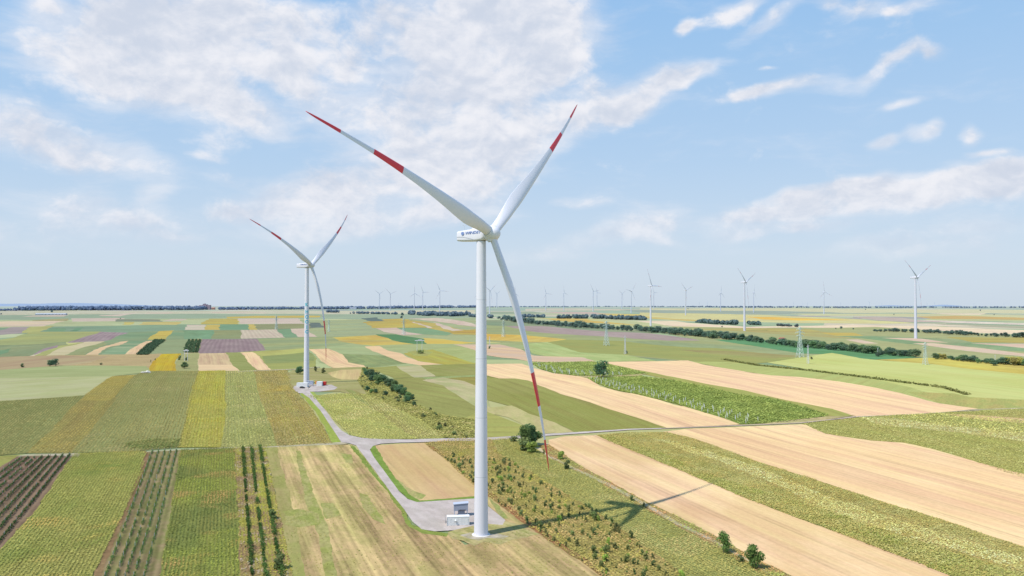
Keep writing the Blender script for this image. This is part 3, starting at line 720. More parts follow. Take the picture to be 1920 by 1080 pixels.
def crop(key, name, label, c1, c2, c3, sp=1.15, step=.62, size=.44, h=.4, patch=22., k=3, thin=0., bright=2.1):
    P, d = PLAN[key]
    c1, c2, c3 = [(c[0] + 3, c[1], c[2]) for c in (warm(c1), warm(c2), warm(c3))]
    x, y = rows_in(P, d, sp, step)
    if thin:
        m = fnoise(x, y, 14.) + rng.random(len(x)) * .5 > thin; x, y = x[m], y[m]
    f = np.clip((fnoise(x, y, patch) - .5) * 4.2 + .5, 0, 1)[:, None]
    g = np.clip((fnoise(x + 500, y + 900, patch * .7) - .57) * 6, 0, 1)[:, None]
    col = A(c1, bright) * (1 - f) + A(c2, bright) * f
    col = col * (1 - g) + A(c3, bright) * g
    col = col * (1 + rng.normal(0, .12, (len(x), 1)))
    hh = h * (.8 + .4 * fnoise(x + 50, y, 9.))
    V, Fc, cc = shards(x, y, Z(x, y) + .34 + hh * .5, size * (.7 + .6 * rng.random(len(x))), np.clip(col, .01, .8), k)
    NCROP[0] += len(Fc)
    o = link(name, mesh_np(name, V, Fc, [CROP], col=cc))
    tag(o, label, 'crop', kind='stuff')
    return o
MZ = ((170, 174, 96), (146, 164, 86), (196, 180, 110))
crop('cA', 'maize_crop', 'ripening maize rows between the two small vineyards', (142, 146, 80), (104, 132, 60), (172, 150, 88), patch=30)
crop('cB', 'maize_crop', 'dark green maize rows beside the three hedge rows', (92, 114, 62), (126, 144, 66), (158, 134, 84), patch=22)
crop('cC', 'maize_crop', 'green maize behind the overgrown plantation right of the tower', (176, 176, 98), (154, 162, 86), (192, 180, 110), patch=18, bright=2.4)
crop('cE', 'maize_crop', 'dry golden maize along the wide wheat stubble field', (204, 180, 112), (186, 172, 100), (160, 164, 88), patch=10, bright=2.6)
crop('cE2', 'maize_crop', 'greener maize strip right of the narrow wheat stubble', (156, 172, 92), (184, 178, 102), (136, 160, 76), patch=15, bright=2.5)
crop('cE3', 'maize_crop', 'straw gold band of dead maize between the two greener strips', (222, 196, 136), (208, 186, 120), (180, 172, 100), patch=9, bright=2.5)
crop('cG', 'maize_crop', 'maize strip beyond the wide wheat stubble field', (160, 172, 94), (184, 182, 106), (200, 184, 112), sp=1.6, step=1.1, size=.55, patch=16, bright=2.7)
crop('cG2', 'maize_crop', 'dark maize strip by the lane at the right edge', (150, 162, 92), (164, 168, 98), (180, 172, 104), sp=1.9, step=1.4, size=.7, bright=2.7)
crop('cG3', 'maize_crop', 'straw coloured dry maize strip at the right edge', (214, 196, 136), (204, 190, 126), (184, 180, 110), sp=1.9, step=1.4, size=.7, bright=2.7)
for kk, lab, cs in (('cL1', 'dull green maize at the left edge beyond the lane', ((132, 132, 82), (140, 136, 84), (116, 126, 74))),
                    ('cL2', 'brownish sunflower strip left of the broad maize field', ((158, 150, 88), (172, 158, 92), (146, 146, 84))),
                    ('cL3', 'broad pale green maize field left of the yellow strip', ((160, 158, 94), (150, 152, 90), (172, 164, 106))),
                    ('cL4', 'yellow flowering sunflower strip running towards the lane', ((206, 196, 100), (186, 184, 100), (216, 192, 92))),
                    ('cL5', 'pale green maize strip right of the yellow strip', ((170, 176, 108), (156, 168, 98), (188, 182, 120))),
                    ('cL6', 'tan sunflower strip left of the access road', ((196, 182, 118), (184, 176, 114), (206, 186, 112))),
                    ('mR', 'weedy meadow right of the access road', ((184, 186, 110), (168, 178, 98), (204, 190, 130)))):
    crop(kk, 'maize_crop' if 'maize' in lab else ('meadow_grass' if 'meadow' in lab else 'sunflower_crop'), lab, *cs, sp=1.75, step=1.3, size=.62, h=.4, patch=30., bright=2.1)
crop('cL3b', 'soybean_crop', 'small dark green crop patch at the corner of the maize field', (122, 148, 84), (112, 142, 78), (140, 158, 90), sp=1.5, step=1.2, size=.8)
crop('plant', 'weeds', 'dry weeds and grass between the plantation shrubs', (184, 160, 104), (160, 152, 84), (176, 170, 84), sp=1.2, step=.9, size=.5, h=.5, patch=8., thin=.36, bright=2.3)
crop('vergeR', 'weeds', 'reddish dry weeds along the narrow dirt path', (184, 142, 98), (160, 160, 90), (140, 164, 80), sp=1.1, step=.8, size=.42, h=.35, patch=9., thin=.45)
crop('hedge', 'weeds', 'yellow green weeds between the three hedge rows', (184, 190, 84), (170, 146, 110), (200, 184, 160), sp=1.1, step=.8, size=.42, h=.3, patch=6., thin=.5)
crop('scrub', 'weeds', 'rough grass on the scrubby strip behind the lane', (172, 178, 100), (150, 162, 88), (190, 184, 116), sp=1.8, step=1.6, size=1., h=.8, patch=9., thin=.4)
crop('stub', 'weeds', 'scattered green weeds in the large stubble field', (170, 166, 92), (186, 172, 108), (140, 164, 82), sp=1.5, step=1.3, size=.36, h=.08, patch=9., k=2, thin=.84, bright=1.3)
crop('vy1', 'vines', 'leafy green vines left of the round field tree', (132, 166, 88), (150, 178, 96), (112, 148, 78), sp=2.6, step=1.4, size=1.1, h=1.0, patch=12., thin=.34, bright=1.8)
crop('vy2', 'vines', 'leafy green vines between two long wheat stubble fields', (130, 166, 86), (150, 180, 94), (110, 148, 76), sp=2.6, step=1.4, size=1.0, h=1.0, patch=12., thin=.34, bright=1.8)

# crowns
def crown_mesh(name, seed, w, h, z0, lobes, leaves, ls, base, dark, lite):
    r = np.random.default_rng(seed)
    L = []
    for i in range(lobes):
        a = r.random() * 6.283; q = r.random() ** .5
        zz = r.random()
        env = math.sin(math.pi * min(.97, .18 + zz * .78)) ** .7
        rad = (w / 2) * env * (.55 + .45 * q) * .62
        L.append((math.cos(a) * rad, math.sin(a) * rad, z0 + (h - z0) * (.12 + .78 * zz), (w * .21) * (.7 + .6 * r.random())))
    L = np.array(L)
    pick = r.integers(0, lobes, leaves)
    dirs = r.normal(0, 1, (leaves, 3)); dirs /= np.linalg.norm(dirs, axis=1)[:, None]
    rr = (.55 + .55 * r.random(leaves) ** .5)
    c = L[pick, :3] + dirs * (L[pick, 3] * rr)[:, None] * [1, 1, .85]
    c[:, 2] = np.maximum(c[:, 2], z0 * .8)
    nz = dirs + r.normal(0, .55, (leaves, 3)); nz[:, 2] += .25; nz /= np.linalg.norm(nz, axis=1)[:, None]
    t = r.normal(0, 1, (leaves, 3)); t -= (t * nz).sum(1)[:, None] * nz; t /= np.linalg.norm(t, axis=1)[:, None]
    b = np.cross(nz, t); s = (ls * (.6 + .8 * r.random(leaves)))[:, None]
    V = np.stack([c + t * s * .6, c + b * s * .45, c - t * s * .6, c - b * s * .45], 1).reshape(-1, 3)
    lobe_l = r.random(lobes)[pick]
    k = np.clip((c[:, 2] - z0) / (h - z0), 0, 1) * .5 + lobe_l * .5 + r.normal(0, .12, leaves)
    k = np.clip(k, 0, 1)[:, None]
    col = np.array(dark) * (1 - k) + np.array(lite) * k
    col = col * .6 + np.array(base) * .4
    return mesh_np(name, V, np.arange(leaves * 4).reshape(-1, 4), [LEAF], col=np.repeat(col, 4, 0))
def tube(bm, p0, p1, r0, r1, n=6, cap=False):
    p0 = Vector(p0); p1 = Vector(p1); d = (p1 - p0).normalized()
    u = d.cross(Vector((0, 0, 1)));
    if u.length < 1e-3: u = Vector((1, 0, 0))
    u.normalize(); v = d.cross(u)
    a = [bm.verts.new(p0 + (u * math.cos(i * 2 * math.pi / n) + v * math.sin(i * 2 * math.pi / n)) * r0) for i in range(n)]
    b = [bm.verts.new(p1 + (u * math.cos(i * 2 * math.pi / n) + v * math.sin(i * 2 * math.pi / n)) * r1) for i in range(n)]
    fs = [bm.faces.new((a[i], a[(i + 1) % n], b[(i + 1) % n], b[i])) for i in range(n)]
    if cap: fs += [bm.faces.new(a[::-1]), bm.faces.new(b)]
    return fs
def from_bm(name, bm, mats, smooth=False):
    me = bpy.data.meshes.new(name)
    bmesh.ops.recalc_face_normals(bm, faces=bm.faces)
    bm.to_mesh(me); bm.free()
    for m in mats: me.materials.append(m)
    if smooth: me.polygons.foreach_set('use_smooth', np.ones(len(me.polygons), bool))
    return me
def trunk_mesh(name, seed, h, w):
    r = random.Random(seed); bm = bmesh.new()
    x = y = 0; z = -.6; rad = h * .035
    for i in range(4):
        nx, ny, nz = x + r.uniform(-.04, .04) * h, y + r.uniform(-.04, .04) * h, z + h * .19
        tube(bm, (x, y, z), (nx, ny, nz), rad, rad * .78, 7)
        x, y, z, rad = nx, ny, nz, rad * .78
        for _ in range(2):
            a = r.random() * 6.28
            tube(bm, (x, y, z), (x + math.cos(a) * w * .28, y + math.sin(a) * w * .28, z + h * .2), rad * .55, rad * .15, 5)
    return from_bm(name, bm, [BARK])
def Ac(c, k=1.0): return A(c, k)
TREES = []
# kind: 0-2 dark broadleaf, 3 mid green, 4 yellow green, 5 light bush tree
for i, (w_, b_, dk, lt) in enumerate([(8, (92, 124, 74), (62, 98, 60), (118, 148, 82)), (9.5, (86, 120, 76), (58, 94, 62), (112, 146, 84)),
                                      (7, (98, 128, 74), (66, 100, 60), (124, 150, 82)), (8.5, (112, 144, 74), (80, 114, 58), (142, 170, 84)),
                                      (8, (196, 186, 78), (156, 154, 62), (224, 208, 88)), (8.5, (118, 150, 76), (84, 120, 62), (148, 176, 88))]):
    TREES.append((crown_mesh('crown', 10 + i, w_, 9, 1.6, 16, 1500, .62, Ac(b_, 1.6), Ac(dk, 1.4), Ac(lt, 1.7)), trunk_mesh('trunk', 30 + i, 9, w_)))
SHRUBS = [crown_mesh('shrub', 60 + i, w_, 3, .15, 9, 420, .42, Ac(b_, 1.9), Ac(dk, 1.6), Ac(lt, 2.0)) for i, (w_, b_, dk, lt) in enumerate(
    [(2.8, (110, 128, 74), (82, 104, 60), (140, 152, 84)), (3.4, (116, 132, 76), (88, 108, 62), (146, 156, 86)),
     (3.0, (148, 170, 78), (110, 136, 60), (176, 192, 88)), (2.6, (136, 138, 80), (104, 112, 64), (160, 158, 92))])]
def one_tree(px, py, hpx, kind, label, group=None, wide=1.0, parts=True):
    g = G(px, py); y = g[1]; h = hpx * y / F
    s = h / 9.0
    e = empty('tree', (g[0], g[1], float(Z(*g)) + .2), random.uniform(0, 6.28)); e.scale = (s * wide, s * wide, s)
    tag(e, label, 'tree', group)
    cm, tm = TREES[kind]
    link('crown', cm, e); link('trunk', tm, e)
    return e
def shrub(px, py, hpx, kind, label, group=None, wide=1.0, name='shrub'):
    g = G(px, py); h = hpx * g[1] / F; s = h / 3.0
    o = link(name, SHRUBS[kind]); o.location = (g[0], g[1], float(Z(*g)) + .15); o.rotation_euler = (0, 0, random.uniform(0, 6.28))
    o.scale = (s * wide, s * wide, s)
    tag(o, label, 'shrub', group)
    return o
one_tree(1129, 708, 31, 1, 'round dark tree standing alone between the two vineyard plots', wide=1.0)
one_tree(984, 841, 40, 3, 'dark tree at the left of the clump by the lane', wide=.85)
one_tree(992, 838, 42, 0, 'tallest dark tree in the clump by the lane', wide=.8)
one_tree(1002, 834, 36, 5, 'bright green tree at the right of the clump by the lane', wide=.9)
shrub(984, 845, 22, 1, 'dark bush below the tree clump by the lane', wide=1.2)
shrub(997, 850, 22, 2, 'bright green bush at the foot of the tree clump by the lane', wide=1.1)
shrub(963, 829, 10, 1, 'low wide bush left of the tree clump on the lane', wide=1.5)
shrub(1052, 862, 16, 2, 'yellow green bush beside the dirt path below the tree clump', wide=1.1)
shrub(1064, 881, 17, 0, 'dark green bush beside the dirt path in front of the yellow green one', wide=.95)
shrub(1019, 853, 10, 3, 'thin upright bush just right of the tree clump', wide=.6)
one_tree(1357, 1038, 38, 3, 'sparse dark tree left of two beside the dirt path at the bottom', wide=.8)
one_tree(1416, 1067, 46, 5, 'leafy tree right of two beside the dirt path at the bottom', wide=.78)
shrub(1388, 1055, 12, 0, 'low bush between the two trees beside the dirt path', wide=1.3)
shrub(1185, 941, 11, 0, 'small dark bush on the verge near the rotor shadow', wide=1.0)
shrub(1208, 952, 9, 3, 'small olive bush on the verge right of the dark bush', wide=.9)
one_tree(562, 702, 15, 0, 'round dark tree just left of the second turbine', wide=1.3)
shrub(590, 697, 10, 3, 'pale bush just right of the second turbine', wide=1.0)
shrub(607, 701, 11, 3, 'olive bush further right of the second turbine', wide=.95)
one_tree(94, 687, 12, 0, 'left half of the dark pair of trees on the brown fallow', wide=1.2)
one_tree(103, 687, 14, 1, 'right half of the dark pair of trees on the brown fallow', wide=1.1)
shrub(42, 689, 7, 0, 'small round dark bush near the left edge on the fallow', wide=1.1)
shrub(190, 684, 3.2, 0, 'flat dark bush on the tan fallow', wide=2.2)
one_tree(346, 691, 12, 5, 'round green tree in front of the twin pole by the sunflowers', wide=1.3)
shrub(337, 675, 8, 0, 'dark bush left behind the twin pole by the sunflowers', wide=1.1)
shrub(350, 676, 6, 0, 'dark bush at the foot of the twin pole by the sunflowers', wide=1.2)
shrub(283, 680, 5, 3, 'tiny upright bush at the left edge of the sunflowers', wide=.5)
shrub(291, 676, 4, 3, 'tiny bush at the top left of the sunflowers', wide=.8)
shrub(789, 663, 7, 2, 'green bush under the white twin pole', wide=2.0)
shrub(918, 654, 5, 0, 'dark bush at the foot of the pole behind the tall tower', wide=1.2)
shrub(1175, 663, 5, 0, 'dark bush at the foot of the white mast above the vineyard', wide=1.0)
shrub(1521, 674, 5, 3, 'small bush between lattice pylon and white mast', wide=1.4)
one_tree(1647, 669, 9, 0, 'round dark tree in front of the belt at the dark clover', wide=1.5)
one_tree(1863, 686, 11, 0, 'round dark tree at the single pole near the right edge', wide=1.5)
one_tree(1284, 631, 7, 0, 'single dark tree on the purple field edge in front of the belt', wide=1.0)
one_tree(1401, 639, 8, 1, 'dark round tree in front of the belt on the clover edge', wide=1.4)
one_tree(1354, 614, 3, 0, 'dark speck of a tree near the foot of the third turbine', wide=1.3)
for px, py, h in ((97, 586, 4), (2, 590, 3), (226, 598, 2), (1567, 617, 2.5), (1577, 617, 5), (1600, 618, 3), (875, 585, 3), (1403, 578, 2), (1623, 581, 2), (1676, 590.5, 2), (1838, 583, 2.5), (1864, 591, 2), (754, 592, 6), (753, 597, 5), (1290, 579.5, 2)):
    one_tree(px, py, h, 0, 'tiny lone dark tree on the distant plain', 'lone trees dotted over the distant plain', wide=1.3)

# scrub line behind the lane
SB = [(683, 700, 10), (690, 706, 13), (697, 708, 15), (703, 714, 16), (698, 716, 12), (708, 722, 18), (713, 716, 14), (720, 716, 13), (726, 724, 14), (733, 727, 17), (740, 728, 14), (738, 736, 15), (746, 738, 17), (752, 740, 18), (758, 742, 15), (766, 748, 12), (762, 756, 14), (773, 752, 12), (776, 762, 9), (688, 734, 10), (697, 738, 8), (704, 738, 9), (722, 743, 10)]
for i, (px, py, h) in enumerate(SB):
    one_tree(px, py, h, i % 3 if i % 5 else 3, 'dark bushy tree in the dense thicket behind the access road', 'trees of the thicket behind the access road', wide=1.25)
P, d = PLAN['scrub']
xs, ys = rows_in(P, (1, 0), 7, 9, .5)
n = 0
for x, y in zip(xs, ys):
    if fnoise(x, y, 22.) > .52 and n < 90:
        o = link('shrub', SHRUBS[random.choice((0, 1, 3, 3))]); o.location = (x, y, float(Z(x, y)) + .1); s = random.uniform(.4, .95)
        o.scale = (s * 1.3, s * 1.3, s); o.rotation_euler = (0, 0, random.uniform(0, 6.28)); n += 1
        tag(o, 'low green bush on the scrubby strip behind the lane', 'shrub', 'low bushes on the scrubby strip')
# plantation saplings
P, d = PLAN['plant']
xs, ys = rows_in(P, d, 3.7, 4.0, .36)
o_ = np.argsort(ys)
n = 0
for i in o_:
    x, y = xs[i], ys[i]
    if y > 470 or random.random() < .22 or n >= 280: continue
    o = link('sapling', SHRUBS[random.choice((0, 0, 1, 3, 3, 2))]); o.location = (x, y, float(Z(x, y)) + .1); s = random.choice((.3, .4, .5, .55, .65, .8))
    w_ = random.uniform(.65, 1.05)
    o.scale = (s * w_, s * w_, s); o.rotation_euler = (0, 0, random.uniform(0, 6.28)); n += 1
    tag(o, 'young shrub in the rows of the overgrown plantation right of the tower', 'sapling', 'young shrubs of the overgrown plantation')

# tree belts
def belt(pts, step, hmul, rows, group, label, kinds, maxn=400, wide=1.5):
    p = parse(pts); n = 0
    seg = np.linalg.norm(np.diff(p[:, :2], axis=0), axis=1); L = np.concatenate([[0], np.cumsum(seg)])
    for r_ in range(rows):
        s = random.uniform(0, step)
        while s < L[-1] and n < maxn:
            x = np.interp(s, L, p[:, 0]); y = np.interp(s, L, p[:, 1]); h = np.interp(s, L, p[:, 2])
            k = kinds(x) if callable(kinds) else random.choice(kinds)
            one_tree(x + random.uniform(-3, 3), y - r_ * 1.3 + random.uniform(-.8, .8), h * hmul * random.choice((.55, .75, .85, 1.0, 1.1, 1.25)), k, label, group, wide * random.uniform(.85, 1.15))
            n += 1; s += step * random.uniform(.6, 1.4)
def kd(x):
    if 1712 < x < 1738 or 1758 < x < 1778 or x > 1885: return random.choice((4, 4, 3))
    if x > 1330: return random.choice((0, 1, 2, 3, 3))
    return random.choice((0, 1, 2, 0))
belt("936,600,6 975,605,7 1010,609,7 1050,612,7 1090,615,8 1140,618,7 1187,621,7", 6.5, 1.2, 2, 'trees of the long belt crossing the plain', 'broadleaf tree in the long belt crossing the plain', kd)
belt("1196,621,8 1250,626,9 1290,629,9 1330,634,11 1370,637,9 1400,640,8 1450,646,8 1490,651,9 1540,654,10 1600,660,10 1650,665,10 1700,669,10 1722,671,10", 7.2, 1.15, 2, 'trees of the long belt crossing the plain', 'broadleaf tree in the long belt crossing the plain', kd)
belt("1752,673,8 1800,677,9 1850,682,9 1900,685,10 1950,688,11", 8, 1.1, 2, 'trees of the long belt crossing the plain', 'broadleaf tree in the long belt crossing the plain', kd)
belt("1638,621.5,3.5 1680,622,5 1740,624.5,6 1800,628,6 1850,630.5,6 1900,632.5,7 1945,634,7", 5, 1.15, 1, 'trees of the dark belt beyond the right turbine', 'dark tree in the belt beyond the right turbine', (0, 1, 2), wide=1.6)

# woods too far away to count
def wood(pts, label, depth, h, n, col, leafs=1.0):
    """pts: base line px; crowns fill a band behind it"""
    p = parse(pts)
    t = rng.random(n) * (len(p) - 1); i = np.minimum(t.astype(int), len(p) - 2); f = t - i
    px = p[i, 0] * (1 - f) + p[i + 1, 0] * f; py = p[i, 1] * (1 - f) + p[i + 1, 1] * f
    g = G(px, py); q = rng.random(n) * depth
    g[:, 1] += q
    hh = h * (.65 + .6 * rng.random(n))
    k = 26
    cx = np.repeat(g[:, 0], k); cy = np.repeat(g[:, 1], k); hk = np.repeat(hh, k); z0 = np.repeat(Z(g[:, 0], g[:, 1]), k)
    dr = rng.normal(0, 1, (n * k, 3)); dr /= np.linalg.norm(dr, axis=1)[:, None]
    lx = cx + dr[:, 0] * hk * .45; ly = cy + dr[:, 1] * hk * .45; lz = z0 + hk * .55 + dr[:, 2] * hk * .42
    nz = dr + rng.normal(0, .3, dr.shape); nz /= np.linalg.norm(nz, axis=1)[:, None]
    tt = rng.normal(0, 1, dr.shape); tt -= (tt * nz).sum(1)[:, None] * nz; tt /= np.linalg.norm(tt, axis=1)[:, None]
    b = np.cross(nz, tt); s = (hk * .30)[:, None]; c = np.column_stack([lx, ly, lz])
    V = np.stack([c + tt * s, c + b * s, c - tt * s, c - b * s], 1).reshape(-1, 3)
    cc = np.repeat(A(col, 1.3)[None] * (.75 + .5 * rng.random((n, 1))), k * 4, 0)
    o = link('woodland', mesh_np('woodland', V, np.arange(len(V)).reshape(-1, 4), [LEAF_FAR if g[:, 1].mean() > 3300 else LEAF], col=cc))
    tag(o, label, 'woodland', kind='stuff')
wood("656,588.5 700,589 746,590", 'long dark grove on the plain left of the white turbines', 60, 11, 60, (86, 116, 90))
wood("609,586 633,586.5", 'short grove beside the second turbine rotor', 60, 14, 22, (86, 116, 90))
wood("762,590 800,592.5 845,593.5 880,592", 'wide dark grove at the feet of the distant turbines', 160, 17, 110, (80, 112, 88))
wood("880,594 900,596 985,600", 'thin tree line behind the tall tower', 30, 12, 50, (86, 118, 92))
wood("975,595 1000,595.5 1024,596", 'short grove left behind the long belt', 50, 12, 40, (90, 122, 96))
wood("1046,597.5 1075,597.5 1101,597.5", 'middle grove behind the long belt', 50, 14, 50, (86, 118, 92))
wood("1112,597.5 1150,599 1190,600 1212,600.5", 'long grove behind the long belt', 50, 14, 70, (86, 118, 92))
wood("1312,605.5 1340,608 1385,609.5", 'grove with pale gaps left of the third turbine', 40, 12, 50, (96, 128, 92))
wood("1408,609.5 1428,610", 'short grove right of the third turbine', 30, 10, 16, (96, 128, 92))
wood("1464,612 1500,613.5", 'low scattered grove behind the lattice pylon', 30, 7, 18, (110, 130, 92))
wood("1300,604.5 1312,605.5", 'tiny grove by the pale wheat field', 20, 7, 6, (96, 128, 92))
wood("402,581.2 480,580.9 560,580.5", 'blue wood right of the apartment block on the horizon', 200, 17, 170, (92, 128, 190))  # haze blue put straight into the leaf colours of these horizon woods
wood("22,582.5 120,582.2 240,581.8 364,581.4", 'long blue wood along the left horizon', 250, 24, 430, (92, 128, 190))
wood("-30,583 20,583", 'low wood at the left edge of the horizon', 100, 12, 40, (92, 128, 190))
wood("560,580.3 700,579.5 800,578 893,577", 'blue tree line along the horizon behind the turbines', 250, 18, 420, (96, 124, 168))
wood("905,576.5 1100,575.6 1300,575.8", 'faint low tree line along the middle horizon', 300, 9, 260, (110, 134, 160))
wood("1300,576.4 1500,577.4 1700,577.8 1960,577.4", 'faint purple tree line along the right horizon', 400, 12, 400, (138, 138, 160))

# vine rows and hedge rows
WOODP = simple_mat('weathered_post', (.42, .41, .40), .8)
def vine_row(a, b, name, label, group, w_=.5, h=1.2, step=.35, gap=.08, cols=((84, 116, 70), (60, 92, 58), (118, 146, 82)), posts=True, size=.4, wob=.0, k=2):
    a = np.asarray(a, float); b = np.asarray(b, float); L = np.linalg.norm(b - a); d = (b - a) / L; n = np.array([-d[1], d[0]])
    e = empty(name, (a[0], a[1], float(Z(*a))), 0); tag(e, label, name.replace('_', ' '), group)
    s = np.arange(0, L, step)
    keep = (vnoise(s, s * 0 + a[0] * 7, 3.0) > gap * 2) & (rng.random(len(s)) > gap); s = s[keep]
    wid = w_ * (1 + wob * (fnoise(s + a[0] * 3, s * 0, 9.) - .5) * 2)
    s2 = np.repeat(s, 3); wd = np.repeat(wid, 3)
    off = rng.normal(0, .38, len(s2)) * wd
    x = a[0] + d[0] * s2 + n[0] * off; y = a[1] + d[1] * s2 + n[1] * off
    z = Z(x, y) + .25 + h * (wd / w_) * (.25 + .75 * rng.random(len(s2)))
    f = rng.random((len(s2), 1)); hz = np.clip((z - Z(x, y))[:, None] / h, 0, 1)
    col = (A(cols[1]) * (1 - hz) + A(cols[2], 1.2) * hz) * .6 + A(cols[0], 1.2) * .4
    V, Fc, cc = shards(x, y, z, size * (.7 + .6 * rng.random(len(x))), col * (.8 + .4 * f), k, up=.2)
    V = V - np.array([a[0], a[1], float(Z(*a))])
    link('foliage', mesh_np('foliage', V, Fc, [CROP], col=cc), e)
    if posts:
        for t in np.arange(1.0, L, max(9.0, L / 20)):
            x, y = a + d * t
            if y < 190: continue
            bm = bmesh.new(); zz = float(Z(x, y)) - float(Z(*a))
            tube(bm, (x - a[0], y - a[1], zz - .2), (x - a[0], y - a[1], zz + 2.1), .09, .08, 5, True)
            link('post', from_bm('post', bm, [WOODP]), e)
    return e
def lerp(a, b, t): return a + (b - a) * t
r0a, r0b = G(131, 855), G(0, 1017); r0b = r0a + (r0b - r0a) * 1.25
r7a, r7b = G(40, 861), G(-80, 948)
ordn = ['rightmost', 'second from the right', 'third from the right', 'fourth from the right', 'fifth from the right', 'sixth from the right', 'seventh from the right', 'leftmost']
for i in range(8):
    t = i / 7
    vine_row(lerp(r0a, r7a, t), lerp(r0b, r7b, t), 'vine_row', ordn[i] + ' dark vine row on brown soil in the left corner vineyard', 'vine rows of the left corner vineyard',
             cols=((72, 104, 66), (52, 84, 54), (100, 130, 76)), w_=.5, h=1.2, gap=.07, size=.36)
ordn5 = ['leftmost', 'second from the left', 'middle', 'second from the right', 'rightmost']
for i, (ta, tb) in enumerate((((286, 847.5), (197, 1085)), ((297.5, 847), (218, 1085)), ((309, 847), (235, 1085)), ((320, 846.5), (251, 1085)), ((331, 846), (270, 1085)))):
    a, b = G(*ta), G(*tb); b = a + (b - a) * 1.05
    vine_row(a, b, 'vine_row', ordn5[i] + ' green vine row in the narrow five row vineyard', 'vine rows of the narrow five row vineyard',
             cols=((92, 124, 72), (66, 98, 58), (124, 150, 84)), w_=.36, h=1.0, gap=.14, size=.32)
for i, (ta, tb) in enumerate((((455, 842), (473, 1085)), ((471, 842), (499, 1085)), ((487, 840), (529, 1085)))):
    a, b = G(*ta), G(*tb); b = a + (b - a) * 1.05
    vine_row(a, b, 'hedge_row', ('left', 'middle', 'right')[i] + ' dark shaggy hedge row in the weedy strip', 'hedge rows in the weedy strip',
             cols=((84, 110, 62), (58, 84, 50), (112, 136, 72)), w_=.85, h=1.5, gap=.16, posts=False, size=.42, wob=.95, step=.22)
shrub(524, 1068, 26, 0, 'large dark bush at the bottom of the right hedge row', wide=1.1)
shrub(511, 974, 17, 0, 'bulging dark bush halfway down the right hedge row', wide=1.2)
for i in range(6):
    t = i / 5
    vine_row(G(258 + 17 * t, 665.5), G(291 + 17 * t, 637.5), 'vine_row', 'dark vine row in the far slanting vineyard strip', 'vine rows of the far slanting vineyard', w_=1.9, h=1.4, posts=False, size=1.6, step=1.4,
             cols=((92, 118, 92), (74, 100, 80), (108, 134, 100)))
for i in range(4):
    t = i / 3
    vine_row(G(347 + 21 * t, 661.5), G(355 + 20 * t, 637.5), 'vine_row', 'dark vine row beside the purple ploughed field', 'vine rows beside the purple field', w_=2.2, h=1.6, posts=False, size=1.5, step=1.4,
             cols=((92, 118, 88), (74, 100, 76), (108, 134, 96)))
# dark unmown strip in the big green field
a = [G(1358, 675), G(1420, 686), G(1500, 694), G(1600, 706), G(1700, 719), G(1770, 728), G(1812, 741)]
for i in range(len(a) - 1):
    vine_row(a[i], a[i + 1], 'reed_strip', 'dark reed strip winding through the pale green field, seen in segments', 'segments of the dark reed strip', w_=2.6, h=1.3, posts=False, size=1.3, step=.7, gap=.07,
             cols=((150, 152, 92), (124, 132, 80), (170, 168, 104)))
# white vineyard posts
bm = bmesh.new(); tube(bm, (0, 0, -.2), (0, 0, 2.8), .17, .14, 5, True)
POST = from_bm('vine_post', bm, [simple_mat('pale_post', (.72, .72, .74), .7)])
n = 0
for pts, d_, lim in (("997,682 1015,684 1045,692 1085,698 1170,702 1180,704 1140,706 1080,705.5 1040,701 1015,693", (1, 0), 80),
                ("1100,709 1125,711 1180,725 1240,738 1300,755 1360,770 1400,782 1440,790 1385,796 1360,786 1300,768 1250,753 1200,741 1152,731 1118,719", (.9, -.4), 215)):
    px = parse(pts); P = G(px[:, 0], px[:, 1])
    xs, ys = rows_in(P, d_, 5.5, 6.5, .12)
    k = rng.permutation(len(xs))[:lim]
    for i in k:
        o = link('vine_post', POST); o.location = (xs[i], ys[i], float(Z(xs[i], ys[i]))); o.rotation_euler = (random.uniform(-.08, .08), random.uniform(-.08, .08), 0)
        tag(o, 'thin white vineyard post among the young vines', 'vine post', 'white posts of the middle vineyard')

# ------------------------------------------------------------------ wind turbines
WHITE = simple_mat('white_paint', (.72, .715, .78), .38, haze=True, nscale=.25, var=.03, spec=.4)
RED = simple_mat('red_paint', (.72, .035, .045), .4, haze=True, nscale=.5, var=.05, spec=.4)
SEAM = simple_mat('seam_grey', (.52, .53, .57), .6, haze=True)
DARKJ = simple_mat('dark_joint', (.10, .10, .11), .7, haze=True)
CONC = simple_mat('pale_concrete', (.60, .58, .57), .85, bump=.3, nscale=2)
LOGO = simple_mat('logo_blue', (.16, .24, .52), .5)
LOGO2 = simple_mat('logo_light_blue', (.12, .36, .70), .5)
TEAL = simple_mat('turquoise_paint', (.13, .50, .62), .5)

